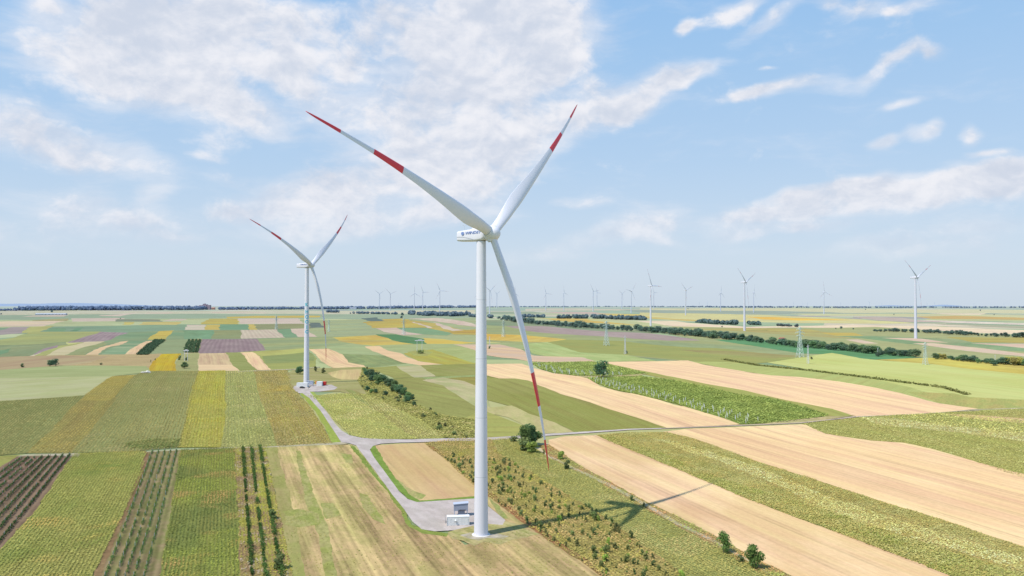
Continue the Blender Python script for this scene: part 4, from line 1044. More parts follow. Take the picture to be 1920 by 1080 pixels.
def loft(rings, mats_of=None, cap=True):
    """rings: list of lists of points -> verts, faces, mat index"""
    n = len(rings[0]); V = [p for r in rings for p in r]; Fc = []; M = []
    for i in range(len(rings) - 1):
        for j in range(n):
            Fc.append([i * n + j, i * n + (j + 1) % n, (i + 1) * n + (j + 1) % n, (i + 1) * n + j]); M.append(mats_of(i) if mats_of else 0)
    if cap:
        Fc.append(list(range(n))[::-1]); M.append(M[0]); Fc.append([(len(rings) - 1) * n + j for j in range(n)]); M.append(M[-2])
    return V, Fc, M
def blade_mesh(L=82.08, chord=1.0, c1=.172, c2=-.136, bands=True):
    rs = [0.016, .03, .05, .08, .11, .14, .17, .20, .24, .28, .33, .38, .44, .50, .5815, .582, .63, .68, .7225, .723, .77, .82, .865, .8655, .90, .93, .955, .975, .99, 1.0]
    CH = ([0, .03, .08, .14, .20, .26, .35, .5, .6, .72, .87, .95, .985, 1.0], [2.9, 2.9, 3.2, 4.1, 4.9, 4.75, 3.9, 2.75, 2.15, 1.6, 1.05, .75, .45, .12])
    TH = ([0, .03, .10, .2, .3, .5, 1], [1.0, 1.0, .72, .42, .30, .21, .15])
    TW = ([0, .1, .2, .4, .7, 1], [-12, -12, -9, -4, 0, 2])
    rings = []; m = 24
    for r in rs:
        c = np.interp(r, *CH) * chord; th = np.interp(r, *TH); tw = R(np.interp(r, *TW))
        bl = float(np.clip((r - .03) / .14, 0, 1)); bl = bl * bl * (3 - 2 * bl)
        pts = []
        for j in range(m):
            a = j / m * 2 * math.pi
            # circle
            cx, cy = math.cos(a) * .5, math.sin(a) * .5
            # airfoil, x from -.3 (leading) to .7 (trailing)
            u = (1 - math.cos(a)) / 2      # 0..1..0 ; u=0 at trailing side
            xx = 1 - u
            yt = 5 * th * (.2969 * math.sqrt(max(xx, 0)) - .126 * xx - .3516 * xx ** 2 + .2843 * xx ** 3 - .1015 * xx ** 4)
            ay = yt * (1 if a < math.pi else -1) + .02 * math.sin(math.pi * xx)
            ax = xx - .32
            px = (cx * (1 - bl) + ax * bl) * c; py = (cy * max(th, .9) * (1 - bl) + ay * bl) * c
            # trailing edge towards +x, twist about z
            x2 = px * math.cos(tw) - py * math.sin(tw) * -1; y2 = px * math.sin(tw) + py * math.cos(tw)
            off = c1 * r * L + c2 * r * r * L
            pts.append((x2, y2 + off, r * L))
        rings.append(pts)
    def mt(i):
        r = (rs[i] + rs[i + 1]) / 2
        return 1 if bands and (.582 < r < .723 or r > .8655) else 0
    V, Fc, M = loft(rings, mt)
    return mesh_np('blade', V, Fc, [WHITE, RED], fmat=M, smooth=True)
def lathe(name, prof, mats, n=40, axis='Z', smooth=True, caps=True, mi=None):
    rings = []
    for (r, h) in prof:
        ring = []
        for j in range(n):
            a = j / n * 2 * math.pi; c, s = math.cos(a) * r, math.sin(a) * r
            ring.append((c, s, h) if axis == 'Z' else (h, c, s))
        rings.append(ring)
    V, Fc, M = loft(rings, mi, caps)
    me = mesh_np(name, V, Fc, mats, fmat=M, smooth=smooth)
    return me
def tower_mesh(H, rb, rt, nsec=6):
    prof = []; idx = []
    zs = np.linspace(0, H, nsec + 1)
    for i, z in enumerate(zs):
        r = rb + (rt - rb) * (z / H) ** .9
        if 0 < i < nsec: prof += [(r, z - .08), (r, z + .08)]
        else: prof.append((r, z))
    V = lathe('tower', prof, [WHITE, SEAM], n=64, caps=False, mi=lambda i: i % 2)
    return V
def rrect(w, h, r, n=5):
    pts = []
    for cx, cy, a0 in ((w / 2 - r, h / 2 - r, 0), (-w / 2 + r, h / 2 - r, 90), (-w / 2 + r, -h / 2 + r, 180), (w / 2 - r, -h / 2 + r, 270)):
        for i in range(n + 1):
            a = R(a0 + 90 * i / n); pts.append((cx + r * math.cos(a), cy + r * math.sin(a)))
    return pts
def nacelle_mesh():
    rings = []
    #      s,  width, height, zc, r
    for s, w_, h, zc, r in ((-9.2, 2.6, 2.4, -.35, .5), (-9.1, 3.3, 3.0, -.33, .55), (-8.8, 3.6, 3.3, -.30, .6), (-5, 3.9, 3.75, -.28, .6), (-1, 4.05, 4.1, -.22, .6), (1.2, 4.05, 4.1, -.15, .75), (1.9, 3.8, 3.9, -.08, 1.1), (2.25, 3.2, 3.3, 0, 1.3)):
        rings.append([(s, y, z + zc) for y, z in rrect(w_, h, min(r, w_ / 2 - .05, h / 2 - .05))])
    V, Fc, M = loft(rings)
    o = mesh_np('nacelle', V, Fc, [WHITE])
    o.polygons.foreach_set('use_smooth', np.ones(len(o.polygons), bool))
    return o
def box_bm(bm, c, s, rz=0, mi=0, bev=0):
    r = bmesh.ops.create_cube(bm, size=1)
    vs = r['verts']
    bmesh.ops.scale(bm, vec=s, verts=vs)
    if rz: bmesh.ops.rotate(bm, cent=(0, 0, 0), matrix=Matrix.Rotation(rz, 3, 'Z'), verts=vs)
    bmesh.ops.translate(bm, vec=c, verts=vs)
    fs = set(f for v in vs for f in v.link_faces)
    for f in fs: f.material_index = mi
    if bev: bmesh.ops.bevel(bm, geom=list(set(e for f in fs for e in f.edges)), offset=bev, segments=2, affect='EDGES')
    return vs
def box_mesh(name, c, s, mats, bev=.03):
    bm = bmesh.new(); box_bm(bm, c, s, bev=bev); return from_bm(name, bm, mats)

TILT = R(5.85)
BLADE = blade_mesh(); BLADE_2 = blade_mesh(c1=.197, c2=-.20); BLADE_B = blade_mesh(L=57, chord=.62, c1=.12, c2=-.06)
TOWER_A = tower_mesh(97.0, 2.33, 1.55, 5); TOWER_B = tower_mesh(117.0, 2.9, 1.7, 6)
NAC = nacelle_mesh()
HUBM = lathe('hub', [(1.95, -1.85), (2.25, -1.6), (2.4, -.8), (2.45, .3), (2.35, 1.2), (2.05, 2.0), (1.5, 2.65), (.8, 3.0), (.05, 3.1)], [WHITE], n=36, axis='X')
CUFF = lathe('root_collar', [(1.7, .9), (1.78, 1.2), (1.78, 2.25), (1.66, 2.4), (1.55, 2.44), (1.55, 2.6)], [WHITE, SEAM], n=32, mi=lambda i: 1 if i in (3, 4) else 0)
RING = lathe('foundation', [(3.05, -.6), (3.05, .35), (2.95, .45), (2.4, .46)], [CONC], n=48)
GAP = lathe('yaw_joint', [(1.5, 0), (1.5, .6)], [DARKJ], n=32)
JOINT = lathe('rotor_joint', [(1.55, 2.2), (1.55, 2.62)], [DARKJ], n=32, axis='X')

def text_mesh(name, s, size, mat, extrude=.01, shear=0.0, bold=0.0):
    cu = bpy.data.curves.new(name, 'FONT'); cu.body = s; cu.size = size; cu.extrude = extrude; cu.shear = shear; cu.offset = bold
    cu.align_x = 'LEFT'; cu.align_y = 'CENTER'
    tmp = bpy.data.objects.new('tmp_text', cu); C.objects.link(tmp)
    dg = bpy.context.evaluated_depsgraph_get()
    me = bpy.data.meshes.new_from_object(tmp.evaluated_get(dg))
    bpy.data.objects.remove(tmp); bpy.data.curves.remove(cu)
    me.name = name; me.materials.clear(); me.materials.append(mat)
    return me

def turbine(loc, psi, th0, model, scale, label, group=None, detail=True, bl=None):
    """psi: direction the rotor faces, measured from +X towards the viewer; th0: angle of one blade"""
    root = empty('wind_turbine', loc, -psi, scale); tag(root, label, 'wind turbine', group)
    H = 98.92 if model == 'A' else 119.0
    ov = 4.16
    link('tower', TOWER_A if model == 'A' else TOWER_B, root)
    if detail: link('foundation', RING, root)
    tm = Matrix.Rotation(-TILT, 4, 'Y')     # lifts +X
    M0 = Matrix.Translation((0, 0, H)) @ tm
    nac = link('nacelle', NAC, root); nac.matrix_local = Matrix.Translation((0, 0, H + .45)) @ Matrix.Rotation(-R(.8), 4, 'Y')
    hub = link('hub', HUBM, root); hub.matrix_local = M0 @ Matrix.Translation((ov, 0, 0))
    if detail:
        j = link('rotor_joint', JOINT, hub); j.matrix_local = Matrix.Translation((-ov + .1, 0, 0))
        g = link('yaw_joint', GAP, root); g.location = (0, 0, 96.8)
    ct, st = math.cos(TILT), math.sin(TILT)
    ax = Vector((ct, 0, st)); side = Vector((0, 1, 0)); up = Vector((-st, 0, ct))
    for k in range(3):
        th = th0 - k * 2 * math.pi / 3
        d = side * math.cos(th) + up * math.sin(th); t = -side * math.sin(th) + up * math.cos(th)
        m = Matrix(((t.x, ax.x, d.x, 0), (t.y, ax.y, d.y, 0), (t.z, ax.z, d.z, 0), (0, 0, 0, 1)))
        m = Matrix.Translation(Vector((0, 0, H)) + ax * ov) @ m
        b = link('blade', bl or (BLADE if model == 'A' else BLADE_B), root); b.matrix_local = m
        if detail:
            c = link('root_collar', CUFF, b)
    return root, nac
def at_px(bx, by, hx=None, hy=None, H=98.92):
    g = G(bx, by); y = float(g[1]); x = float(g[0]); z = float(Z(x, y))
    s = 1.0
    if hy is not None:
        r = ray(bx, hy); hz = CAMZ + r[2] / r[1] * y
        s = (hz - z) / H
    return x, y, z, s

# nearest turbine
x, y, z, s = at_px(902, 1004, 902, 441.5)
print('main', x, y, z, s)
MAIN = (x, y, z)
root, nac = turbine((x, y, z), R(35.0), R(162.4), 'A', s, 'tallest white wind turbine on the gravel pad, red banded blades and blue nacelle logo')
# nacelle logo, on the side towards the lane (-Y)
def on_side(name, me, sx, sz, parent, wide=1.0):
    o = link(name, me, parent)
    # text plane: x along nacelle, up z, on y=-2.03
    o.matrix_local = Matrix(((wide, 0, 0, sx), (0, 0, -1, -2.08), (0, 1, 0, sz), (0, 0, 0, 1)))
    return o
on_side('logo_text', text_mesh('logo_text', 'WINDEY', 1.2, LOGO, shear=.3, bold=.02), -5.3, .45, nac, 1.4)
bm = bmesh.new()
bmesh.ops.create_circle(bm, cap_ends=True, radius=.6, segments=28)
for v in list(bm.verts): pass
me = from_bm('logo_emblem', bm, [LOGO]); on_side('logo_emblem', me, -6.3, .45, nac)
bm = bmesh.new()
for k in range(3):
    a = R(90 + 120 * k)
    p = [Vector((math.cos(a) * .12, math.sin(a) * .12, .01)), Vector((math.cos(a + .45) * .42, math.sin(a + .45) * .42, .01)), Vector((math.cos(a - .1) * .5, math.sin(a - .1) * .5, .01))]
    bm.faces.new([bm.verts.new(q) for q in p])
me = from_bm('logo_mark', bm, [simple_mat('logo_pale', (.55, .65, .82), .5)]); on_side('logo_mark', me, -6.3, .45, nac).location.y = -2.11
# roof cooler and wind vane
bm = bmesh.new()
rings = []
for s_, w_, h in ((-3.4, 1.6, .05), (-3.0, 2.0, .9), (-1.2, 2.3, 1.0), (1.2, 2.4, .5)):
    rings.append([(s_, yy, zz + 1.75 + h / 2) for yy, zz in rrect(w_, h + .3, .12)])
V, Fc, M_ = loft(rings); bm.free()
link('roof_cooler', mesh_np('roof_cooler', V, Fc, [WHITE]), nac)
bm = bmesh.new()
tube(bm, (-6.6, -.6, 1.4), (-6.6, -.6, 3.3), .05, .04, 6, True)
tube(bm, (-7.2, -.6, 3.2), (-5.9, -.6, 3.2), .04, .04, 6, True)
tube(bm, (-7.2, -.6, 3.2), (-7.2, -.6, 3.5), .09, .09, 6, True)
tube(bm, (-5.9, -.6, 3.2), (-5.9, -.6, 3.5), .09, .09, 6, True)
tube(bm, (-5.4, .6, 1.4), (-5.4, .6, 2.5), .05, .04, 6, True)
link('wind_vane', from_bm('wind_vane', bm, [SEAM]), nac)
# moulded swoosh on the nacelle side
bm = bmesh.new(); pv = None
for i in range(15):
    t = i / 14; xx = -8.9 + 7.4 * t; zz = -.45 - .15 * t - 1.25 * t * t
    wd = 1.90 + .14 * min(1, t * 1.6)
    a_, b_ = bm.verts.new((xx, -wd - .03, zz)), bm.verts.new((xx, -wd - .03, zz - .13))
    if pv: bm.faces.new((pv[0], a_, b_, pv[1]))
    pv = (a_, b_)
link('side_groove', from_bm('side_groove', bm, [SEAM]), nac)

# second turbine
x, y, z, s = at_px(574.5, 719, 574.5, 498)
print('second', x, y, z, s)
T2 = (x, y, z)
root2, nac2 = turbine((x, y, z), R(20), R(157.2), 'A', s, 'white wind turbine left in the middle distance with turquoise letters down its tower', bl=BLADE_2)
on_side('logo_text', text_mesh('logo_text', 'WINDEY', 1.2, LOGO, shear=.3, bold=.02), -5.3, .45, nac2, 1.4)
tw_obj = [c for c in root2.children if c.name.startswith('tower')][0]
for i, (ch, zz) in enumerate((('K', 66), ('H', 60.0), ('O', 55.7), ('O', 51.6), ('I', 47.2), ('C', 43.3))):
    me = text_mesh('letter', ch, 3.9, TEAL, extrude=.0, bold=.16)
    bl_ = bmesh.new(); bl_.from_mesh(me)
    for q in np.arange(-4, 6, .22):
        bmesh.ops.bisect_plane(bl_, geom=list(bl_.verts) + list(bl_.edges) + list(bl_.faces), plane_co=(float(q), 0, 0), plane_no=(1, 0, 0))
    bl_.to_mesh(me); bl_.free()
    v = np.zeros(len(me.vertices) * 3, np.float32); me.vertices.foreach_get('co', v); v = v.reshape(-1, 3)
    # wrap round the tower, facing the viewer's side
    r = 2.33 + (1.55 - 2.33) * (zz / 96.7) ** .9 + .05
    cx = (v[:, 0].max() + v[:, 0].min()) / 2
    ang = -math.pi / 2 + .29 + R(20) + (v[:, 0] - cx) / r
    w3 = np.column_stack([np.cos(ang) * r, np.sin(ang) * r, v[:, 1] + zz])
    me.vertices.foreach_set('co', w3.astype(np.float32).ravel()); me.update()
    link('letter', me, tw_obj)
bm = bmesh.new()
for s_ in (-1, 1):
    pass
bm.free()

FAR = [  # base x,y  hub y  apparent facing deg  blade deg  label
 (1717, 635, 520, 27, -94, 'white turbine furthest right, standing before the dark tree belt'),
 (1396, 620.5, 529, 25, -96, 'white turbine between the long tree belt and the gold field, third largest on the right'),
 (1220, 611, 535.8, 28, 118, 'white turbine behind the long belt with one blade pointing level to the right'),
 (1285.5, 591, 544, 35, 140, 'white turbine right of the one with a level blade, blades in a tilted Y'),
 (1545, 589, 547.5, 42, 97, 'lone white turbine on the right plain with one blade straight up'),
 (1351, 584, 549, 25, 80, 'small white turbine left of the large one at the gold field'),
 (1413, 586, 548.5, 12, 75, 'small edge-on turbine just right of the large one at the gold field'),
 (1225.7, 579, 549, 30, 120, 'faint turbine hiding behind the one with the level blade'),
 (1183.5, 587, 546, 40, 170, 'white turbine left of the one with the level blade, blade pointing left'),
 (1166, 579, 551, 35, 150, 'faint small turbine with raised V blades left of a brighter one'),
 (1112, 584, 546.5, 35, 127, 'white turbine in front of a fainter one in the middle of the horizon'),
 (1119.3, 576, 549, 35, 115, 'faint turbine just behind the middle white one'),
 (1057, 582.5, 549, 28, 100, 'slim white turbine with upright blade, second right of the tall tower blade'),
 (1023.3, 582, 550, 45, 110, 'slim white turbine first to the right of the red banded blade'),
 (965, 580, 550, 45, 85, 'small turbine half hidden by the big hanging blade'),
 (931.3, 578, 551, 35, 150, 'faint turbine right of the one beside the tall tower'),
 (918, 592, 545, 40, 35, 'turbine close beside the right edge of the tall tower'),
 (896, 590, 547, 40, 220, 'turbine hidden behind the tall tower with one blade tip showing left'),
 (824.5, 584, 545, 60, 115, 'rightmost white turbine of the five left of the tall tower'),
 (792.5, 582, 548, 40, 120, 'second turbine from the right of the five left of the tall tower'),
 (776.7, 583.5, 550, 55, 90, 'middle turbine of the five left of the tall tower, one blade upright'),
 (731.5, 583, 551, 50, 140, 'second turbine from the left of the five left of the tall tower'),
 (711, 580.5, 551, 50, 150, 'leftmost turbine of the five left of the tall tower'),
]
for bx, by, hy, ap, th, lab in FAR:
    x, y, z, s = at_px(bx, by, bx, hy, H=119.0)
    psi = R(ap) + math.atan2(x, y)
    turbine((x, y, z - .5), psi, R(th), 'B', s, lab, 'white turbines spread over the plain', detail=False)
for bx, hy in ((1311, 568), (1326, 567), (1488, 568), (1505, 569), (1514, 567.5), (1576, 568), (1630, 567), (1653, 569), (1738, 569), (1752, 567), (1826, 570), (1882, 569), (748, 569)):
    x, y = (bx - 960) / F * 13500, 13500.0
    r = ray(bx, hy); hz = CAMZ + r[2] / r[1] * y; z = float(Z(x, y))
    turbine((x, y, z), R(random.uniform(20, 60)), R(random.uniform(0, 120)), 'B', (hz - z) / 119.0, 'tiny pale turbine on the far horizon haze', 'tiny turbines on the far horizon', detail=False)

# ------------------------------------------------------------------ pylons and poles
PYL = simple_mat('pale_green_steel', (.62, .72, .64), .6, haze=True)
PYW = simple_mat('white_steel', (.70, .70, .72), .6, haze=True)
def lattice_mesh(h, wb, wt, n, t):
    bm = bmesh.new()
    def cor(k):
        z = h * k; w_ = wb + (wt - wb) * min(1, k / .82) ** .8
        return [Vector((sx * w_ / 2, sy * w_ / 2, z)) for sx, sy in ((1, 1), (-1, 1), (-1, -1), (1, -1))]
    ks = [1 - (1 - i / n) ** 1.35 for i in range(n + 1)]
    for i in range(n):
        a, b = cor(ks[i]), cor(ks[i + 1])
        for j in range(4):
            tube(bm, a[j], b[j], t, t, 4)
            tube(bm, a[j], b[(j + 1) % 4], t * .6, t * .6, 4); tube(bm, a[(j + 1) % 4], b[j], t * .6, t * .6, 4)
            tube(bm, b[j], b[(j + 1) % 4], t * .6, t * .6, 4)
    return from_bm('mast', bm, [PYL])
def arm_mesh(L, z, t):
    bm = bmesh.new()
    for s_ in (-1, 1):
        for yy in (-.5, .5):
            tube(bm, (0, yy, z), (s_ * L, 0, z + .1), t, t, 4); tube(bm, (0, yy, z + 1.8), (s_ * L, 0, z + .1), t * .8, t * .8, 4)
        for q in (.3, .6): tube(bm, (s_ * L * q, 0, z), (s_ * L * q, 0, z + 1.8 * (1 - q)), t * .7, t * .7, 4)
        tube(bm, (s_ * L, 0, z), (s_ * L, 0, z - 1.6), t * .8, t * .8, 4)
    return from_bm('crossarm', bm, [PYL])
MAST = lattice_mesh(38, 7, 1.2, 10, .24)
ARMS = [arm_mesh(5.2, 35, .2), arm_mesh(7.0, 31, .2), arm_mesh(5.6, 27, .2)]
for px, py, ty, lab in ((1500, 670, 613, 'pale green lattice pylon in front of the dark clover field'), (1137, 648, 602, 'green lattice pylon on the purple ploughed field'),
                        (944, 632, 600, 'lattice pylon close right of the tall tower'), (1735, 684, 642, 'lattice pylon with crossarms near the yellow green trees'),
                        (518, 618, 592, 'faint lattice pylon left of the second turbine'), (616.5, 622, 599, 'faint lattice pylon just right of the second turbine'), (757, 628, 597, 'faint lattice pylon beyond the white twin pole')):
    x, y, z, s = at_px(px, py, px, ty, H=38.0)
    e = empty('lattice_pylon', (x, y, z), math.atan2(-x, y) + random.uniform(.5, .9), s); tag(e, lab, 'pylon', 'lattice pylons')
    link('mast', MAST, e)
    for a_ in ARMS: link('crossarm', a_, e)
bm = bmesh.new()
for i in range(9):
    z0, z1 = i * 2.6, (i + 1) * 2.6; w0 = 2.2 - i * .2; w1 = w0 - .2
    for a_, b_ in (((-w0 / 2, -w0 / 2, z0), (-w1 / 2, -w1 / 2, z1)), ((w0 / 2, -w0 / 2, z0), (w1 / 2, -w1 / 2, z1)), ((w0 / 2, w0 / 2, z0), (w1 / 2, w1 / 2, z1)), ((-w0 / 2, w0 / 2, z0), (-w1 / 2, w1 / 2, z1)),
                   ((-w0 / 2, -w0 / 2, z0), (w1 / 2, -w1 / 2, z1)), ((w0 / 2, w0 / 2, z0), (w1 / 2, -w1 / 2, z1))):
        tube(bm, a_, b_, .17, .17, 4)
MASTW = from_bm('mast', bm, [PYW])
bm = bmesh.new(); tube(bm, (-2.4, 0, 22), (2.4, 0, 22), .15, .15, 5, True); tube(bm, (0, 0, 23), (0, 0, 25), .15, .1, 5, True); ARMW = from_bm('crossarm', bm, [PYW])
for px, py, ty, lab in ((1172, 664, 628, 'slim white mast above the middle vineyard'), (1515, 682, 645, 'slim white mast just right of the lattice pylon'), (918, 653, 630, 'slim white mast behind the tall tower edge')):
    x, y, z, s = at_px(px, py, px, ty, H=25.0)
    e = empty('utility_mast', (x, y, z), .3, s); tag(e, lab, 'mast', 'slim white masts')
    link('mast', MASTW, e); link('crossarm', ARMW, e)
bm = bmesh.new(); tube(bm, (0, 0, -1), (0, 0, 10), .22, .16, 8, True); POLE = from_bm('pole', bm, [PYW])
bm = bmesh.new(); tube(bm, (-1, 0, 9.4), (1, 0, 9.4), .12, .12, 5, True); PARM = from_bm('crossarm', bm, [PYW])
for px, py, ty, lab in ((1866, 683, 665, 'single pole in the round tree near the right edge'), (1646, 668, 652, 'single pole in front of the belt by the clover field')):
    x, y, z, s = at_px(px, py, px, ty, H=10.0)
    e = empty('utility_pole', (x, y, z), .2, s); tag(e, lab, 'pole', 'single utility poles'); link('pole', POLE, e); link('crossarm', PARM, e)
for xa, xb, py, ty, lab in ((782, 791.5, 659, 637, 'white twin pole with a wide crossbeam in the yellow green meadow'), (347, 351, 677, 656, 'white twin pole with crossbeam beside the sunflower field')):
    g0 = G(xa, py); g1 = G(xb, py); y = g0[1]; px2m = y / F; h = (py - ty) * px2m; wd = max(3.2, abs(g1[0] - g0[0])); cx = (g0[0] + g1[0]) / 2
    e = empty('twin_pole', (cx, y, float(Z(cx, y))), 0.05); tag(e, lab, 'twin pole', 'white twin poles')
    for s_ in (-1, 1):
        bm = bmesh.new(); tube(bm, (s_ * wd / 2, 0, -.5), (s_ * wd / 2, 0, h), .28, .22, 8, True); link('pole', from_bm('pole', bm, [PYW]), e)
    link('crossbeam', box_mesh('crossbeam', (0, 0, h * .93), (wd * 1.9, .5, .9), [PYW]), e)
    link('switchgear', box_mesh('switchgear', (wd * .1, 0, h * .93 + .9), (wd * .8, .7, .8), [PYW]), e)

# ------------------------------------------------------------------ equipment at the turbines
CW = simple_mat('container_white', (.74, .75, .74), .5, nscale=.8, var=.04)
CG = simple_mat('kiosk_grey', (.30, .33, .40), .6, var=.06)
CG2 = simple_mat('kiosk_roof_grey', (.42, .46, .55), .6, var=.05)
CRED = simple_mat('container_red', (.62, .03, .03), .5)
COR = simple_mat('orange_plastic', (.75, .30, .06), .6)
BLK = simple_mat('black_paint', (.025, .025, .03), .35)
GLS = simple_mat('dark_glass', (.04, .05, .06), .15)
MESHF = simple_mat('fence_steel', (.32, .33, .35), .6)
def container(px, py, rz, L, W, H, label, mat, ribs=True, lab_cat='container'):
    x, y, z, _ = at_px(px, py); e = empty('container', (x, y, z + .25), rz); tag(e, label, lab_cat)
    bm = bmesh.new(); box_bm(bm, (0, 0, H / 2), (L, W, H), bev=.05)
    if ribs:
        n = int(L / .45)
        for i in range(1, n):
            for s_ in (-1, 1): box_bm(bm, (-L / 2 + i * L / n, s_ * (W / 2 + .02), H / 2 - .05), (.12, .05, H * .86))
    link('body', from_bm('body', bm, [mat]), e)
    link('roof', box_mesh('roof', (0, 0, H + .07), (L + .14, W + .14, .16), [mat]), e)
    return e
e = container(859, 985, R(6), 7.6, 2.5, 2.9, 'white equipment container beside the tallest turbine', CW)
bm = bmesh.new(); tube(bm, (-.9, -1.25, 1.75), (-.9, -1.75, 1.75), .33, .33, 16, True); tube(bm, (-.9, -1.6, 1.75), (-.9, -1.85, 1.6), .38, .38, 16, True)
link('vent_hood', from_bm('vent_hood', bm, [CW]), e)
link('door', box_mesh('door', (2.9, -1.29, 1.2), (.95, .06, 2.1), [CW]), e)
link('corner_post', box_mesh('corner_post', (-3.86, -1.3, 1.45), (.16, .16, 2.9), [CW]), e)
# kiosk on legs
x, y, z, _ = at_px(864, 968); e = empty('transformer_kiosk', (x, y, z + .25), R(6)); tag(e, 'grey transformer kiosk on legs behind the white container', 'transformer')
def prism(name, pts_front, y0, y1, mats):
    bm = bmesh.new(); a = [bm.verts.new((p[0], y0, p[1])) for p in pts_front]; b = [bm.verts.new((p[0], y1, p[1])) for p in pts_front]
    n = len(a); bm.faces.new(a); bm.faces.new(b[::-1])
    for i in range(n): bm.faces.new((a[i], b[i], b[(i + 1) % n], a[(i + 1) % n]))
    return from_bm(name, bm, mats)
link('body', prism('body', [(-2.5, 2.0), (2.5, 2.0), (2.5, 4.6), (-2.5, 4.25)], -1.3, 1.3, [CG]), e)
link('roof', prism('roof', [(-2.7, 4.26), (2.7, 4.63), (2.7, 4.78), (-2.7, 4.41)], -1.5, 1.5, [CG2]), e)
link('louvre', box_mesh('louvre', (.4, -1.32, 2.25), (2.6, .05, .4), [DARKJ]), e)
for sx in (-2.3, 2.3):
    for sy in (-1.15, 1.15): link('leg', box_mesh('leg', (sx, sy, .98), (.2, .2, 2.1), [CG2]), e)
link('transformer_tank', box_mesh('transformer_tank', (.2, 0, 1.0), (2.4, 1.5, 1.7), [CG]), e)
# mesh fence
x, y, z, _ = at_px(835, 983); e = empty('mesh_fence', (x, y, z + .2), R(96)); tag(e, 'grey mesh fence panel at the left end of the white container', 'fence')
bm = bmesh.new()
for i in range(15): tube(bm, (-1.4 + i * .2 + 1.4, 0, .1), (-1.4 + i * .2 + 1.4, 0, 2.2), .025, .025, 4)
for i in range(9): tube(bm, (0, 0, .15 + i * .25), (2.8, 0, .15 + i * .25), .025, .025, 4)
link('mesh_panel', from_bm('mesh_panel', bm, [MESHF]), e)
for xx in (0, 2.85):
    bm = bmesh.new(); tube(bm, (xx, 0, -.2), (xx, 0, 2.4), .06, .06, 6, True); link('post', from_bm('post', bm, [MESHF]), e)

# pad and gear at the second turbine
road('turbine_pad', "548,729 553,724 575,721 622,722 633,727 628,731 600,735 578,735 572,738 560,738", GRAV)
container(567.5, 726, R(-4), 9.0, 4.0, 3.2, 'long white container at the foot of the second turbine', CW)
x, y, z, _ = at_px(582, 724.5); e = empty('transformer_kiosk', (x, y, z + .25), R(-4)); tag(e, 'grey transformer kiosk in front of the second turbine', 'transformer')
link('body', box_mesh('body', (0, 0, 2.7), (4.6, 2.6, 2.8), [CG2]), e); link('roof', box_mesh('roof', (0, 0, 4.2), (5.0, 3.0, .2), [CG2]), e)
for sx in (-2.1, 2.1):
    for sy in (-1.1, 1.1): link('leg', box_mesh('leg', (sx, sy, .65), (.22, .22, 1.5), [CG2]), e)
container(599.5, 724, R(-3), 4.4, 3.6, 3.4, 'white square container right of the second turbine', CW)
container(608, 723.2, R(-3), 2.9, 3.6, 3.0, 'red container at the right end of the second turbine pad', CRED)
container(593, 720.5, R(0), 1.3, 1.6, 2.4, 'small orange cabinet left of the white square container', COR, ribs=False, lab_cat='cabinet')
# parked car
x, y, z, _ = at_px(567, 728.5); e = empty('parked_car', (x, y, z + .25), R(-8)); tag(e, 'black car parked in front of the long white container', 'car')
bm = bmesh.new()
rings = []
for s_, zb, zt, w_ in ((-2.15, .35, .75, 1.5), (-2.0, .25, .95, 1.75), (-1.3, .22, 1.0, 1.8), (1.0, .22, 1.0, 1.8), (1.9, .25, .85, 1.7), (2.15, .35, .6, 1.4)):
    rings.append([(s_, yy, zz + (zb + zt) / 2) for yy, zz in rrect(w_, zt - zb, .14, 3)])
V, Fc, M_ = loft(rings); bm.free(); link('body', mesh_np('body', V, Fc, [BLK], smooth=True), e)
rings = [[(s_, yy, zz + .98 + h / 2) for yy, zz in rrect(w_, h + .05, min(.1, h / 2), 3)] for s_, w_, h in ((-1.9, 1.5, .06), (-1.45, 1.45, .5), (.1, 1.4, .52), (.95, 1.45, .06))]
V, Fc, M_ = loft(rings); link('cabin', mesh_np('cabin', V, Fc, [GLS], smooth=True), e)
for sx in (-1.35, 1.35):
    for sy in (-.85, .85):
        bm = bmesh.new(); tube(bm, (sx, sy - .1, .33), (sx, sy + .1, .33), .33, .33, 16, True); link('wheel', from_bm('wheel', bm, [BLK]), e)
# barrier sign
x, y, z, _ = at_px(578.5, 730.5); e = empty('barrier', (x, y, z + .2), 0); tag(e, 'small dark barrier post at the pad entrance of the second turbine', 'barrier')
bm = bmesh.new(); tube(bm, (0, 0, -.1), (0, 0, 1.9), .1, .1, 6, True); link('post', from_bm('post', bm, [BLK]), e)
link('board', box_mesh('board', (.5, 0, 1.6), (1.4, .08, .5), [BLK]), e)
# pale rubble heap by the fields
x, y, z, _ = at_px(274.5, 700)
bm = bmesh.new()
for i in range(16):
    r = bmesh.ops.create_icosphere(bm, subdivisions=1, radius=random.uniform(.6, 1.3))
    bmesh.ops.translate(bm, vec=(random.gauss(0, 1.5), random.gauss(0, 1.2), random.uniform(0, 1.2)), verts=r['verts'])
    for v in r['verts']: v.co += Vector((random.uniform(-.2, .2), random.uniform(-.2, .2), random.uniform(-.2, .2)))
o = link('rubble_heap', from_bm('rubble_heap', bm, [simple_mat('pale_rubble', (.68, .64, .58), .9)])); o.location = (x, y, z + .3)
tag(o, 'small white heap at the corner below the sunflower field', 'heap')

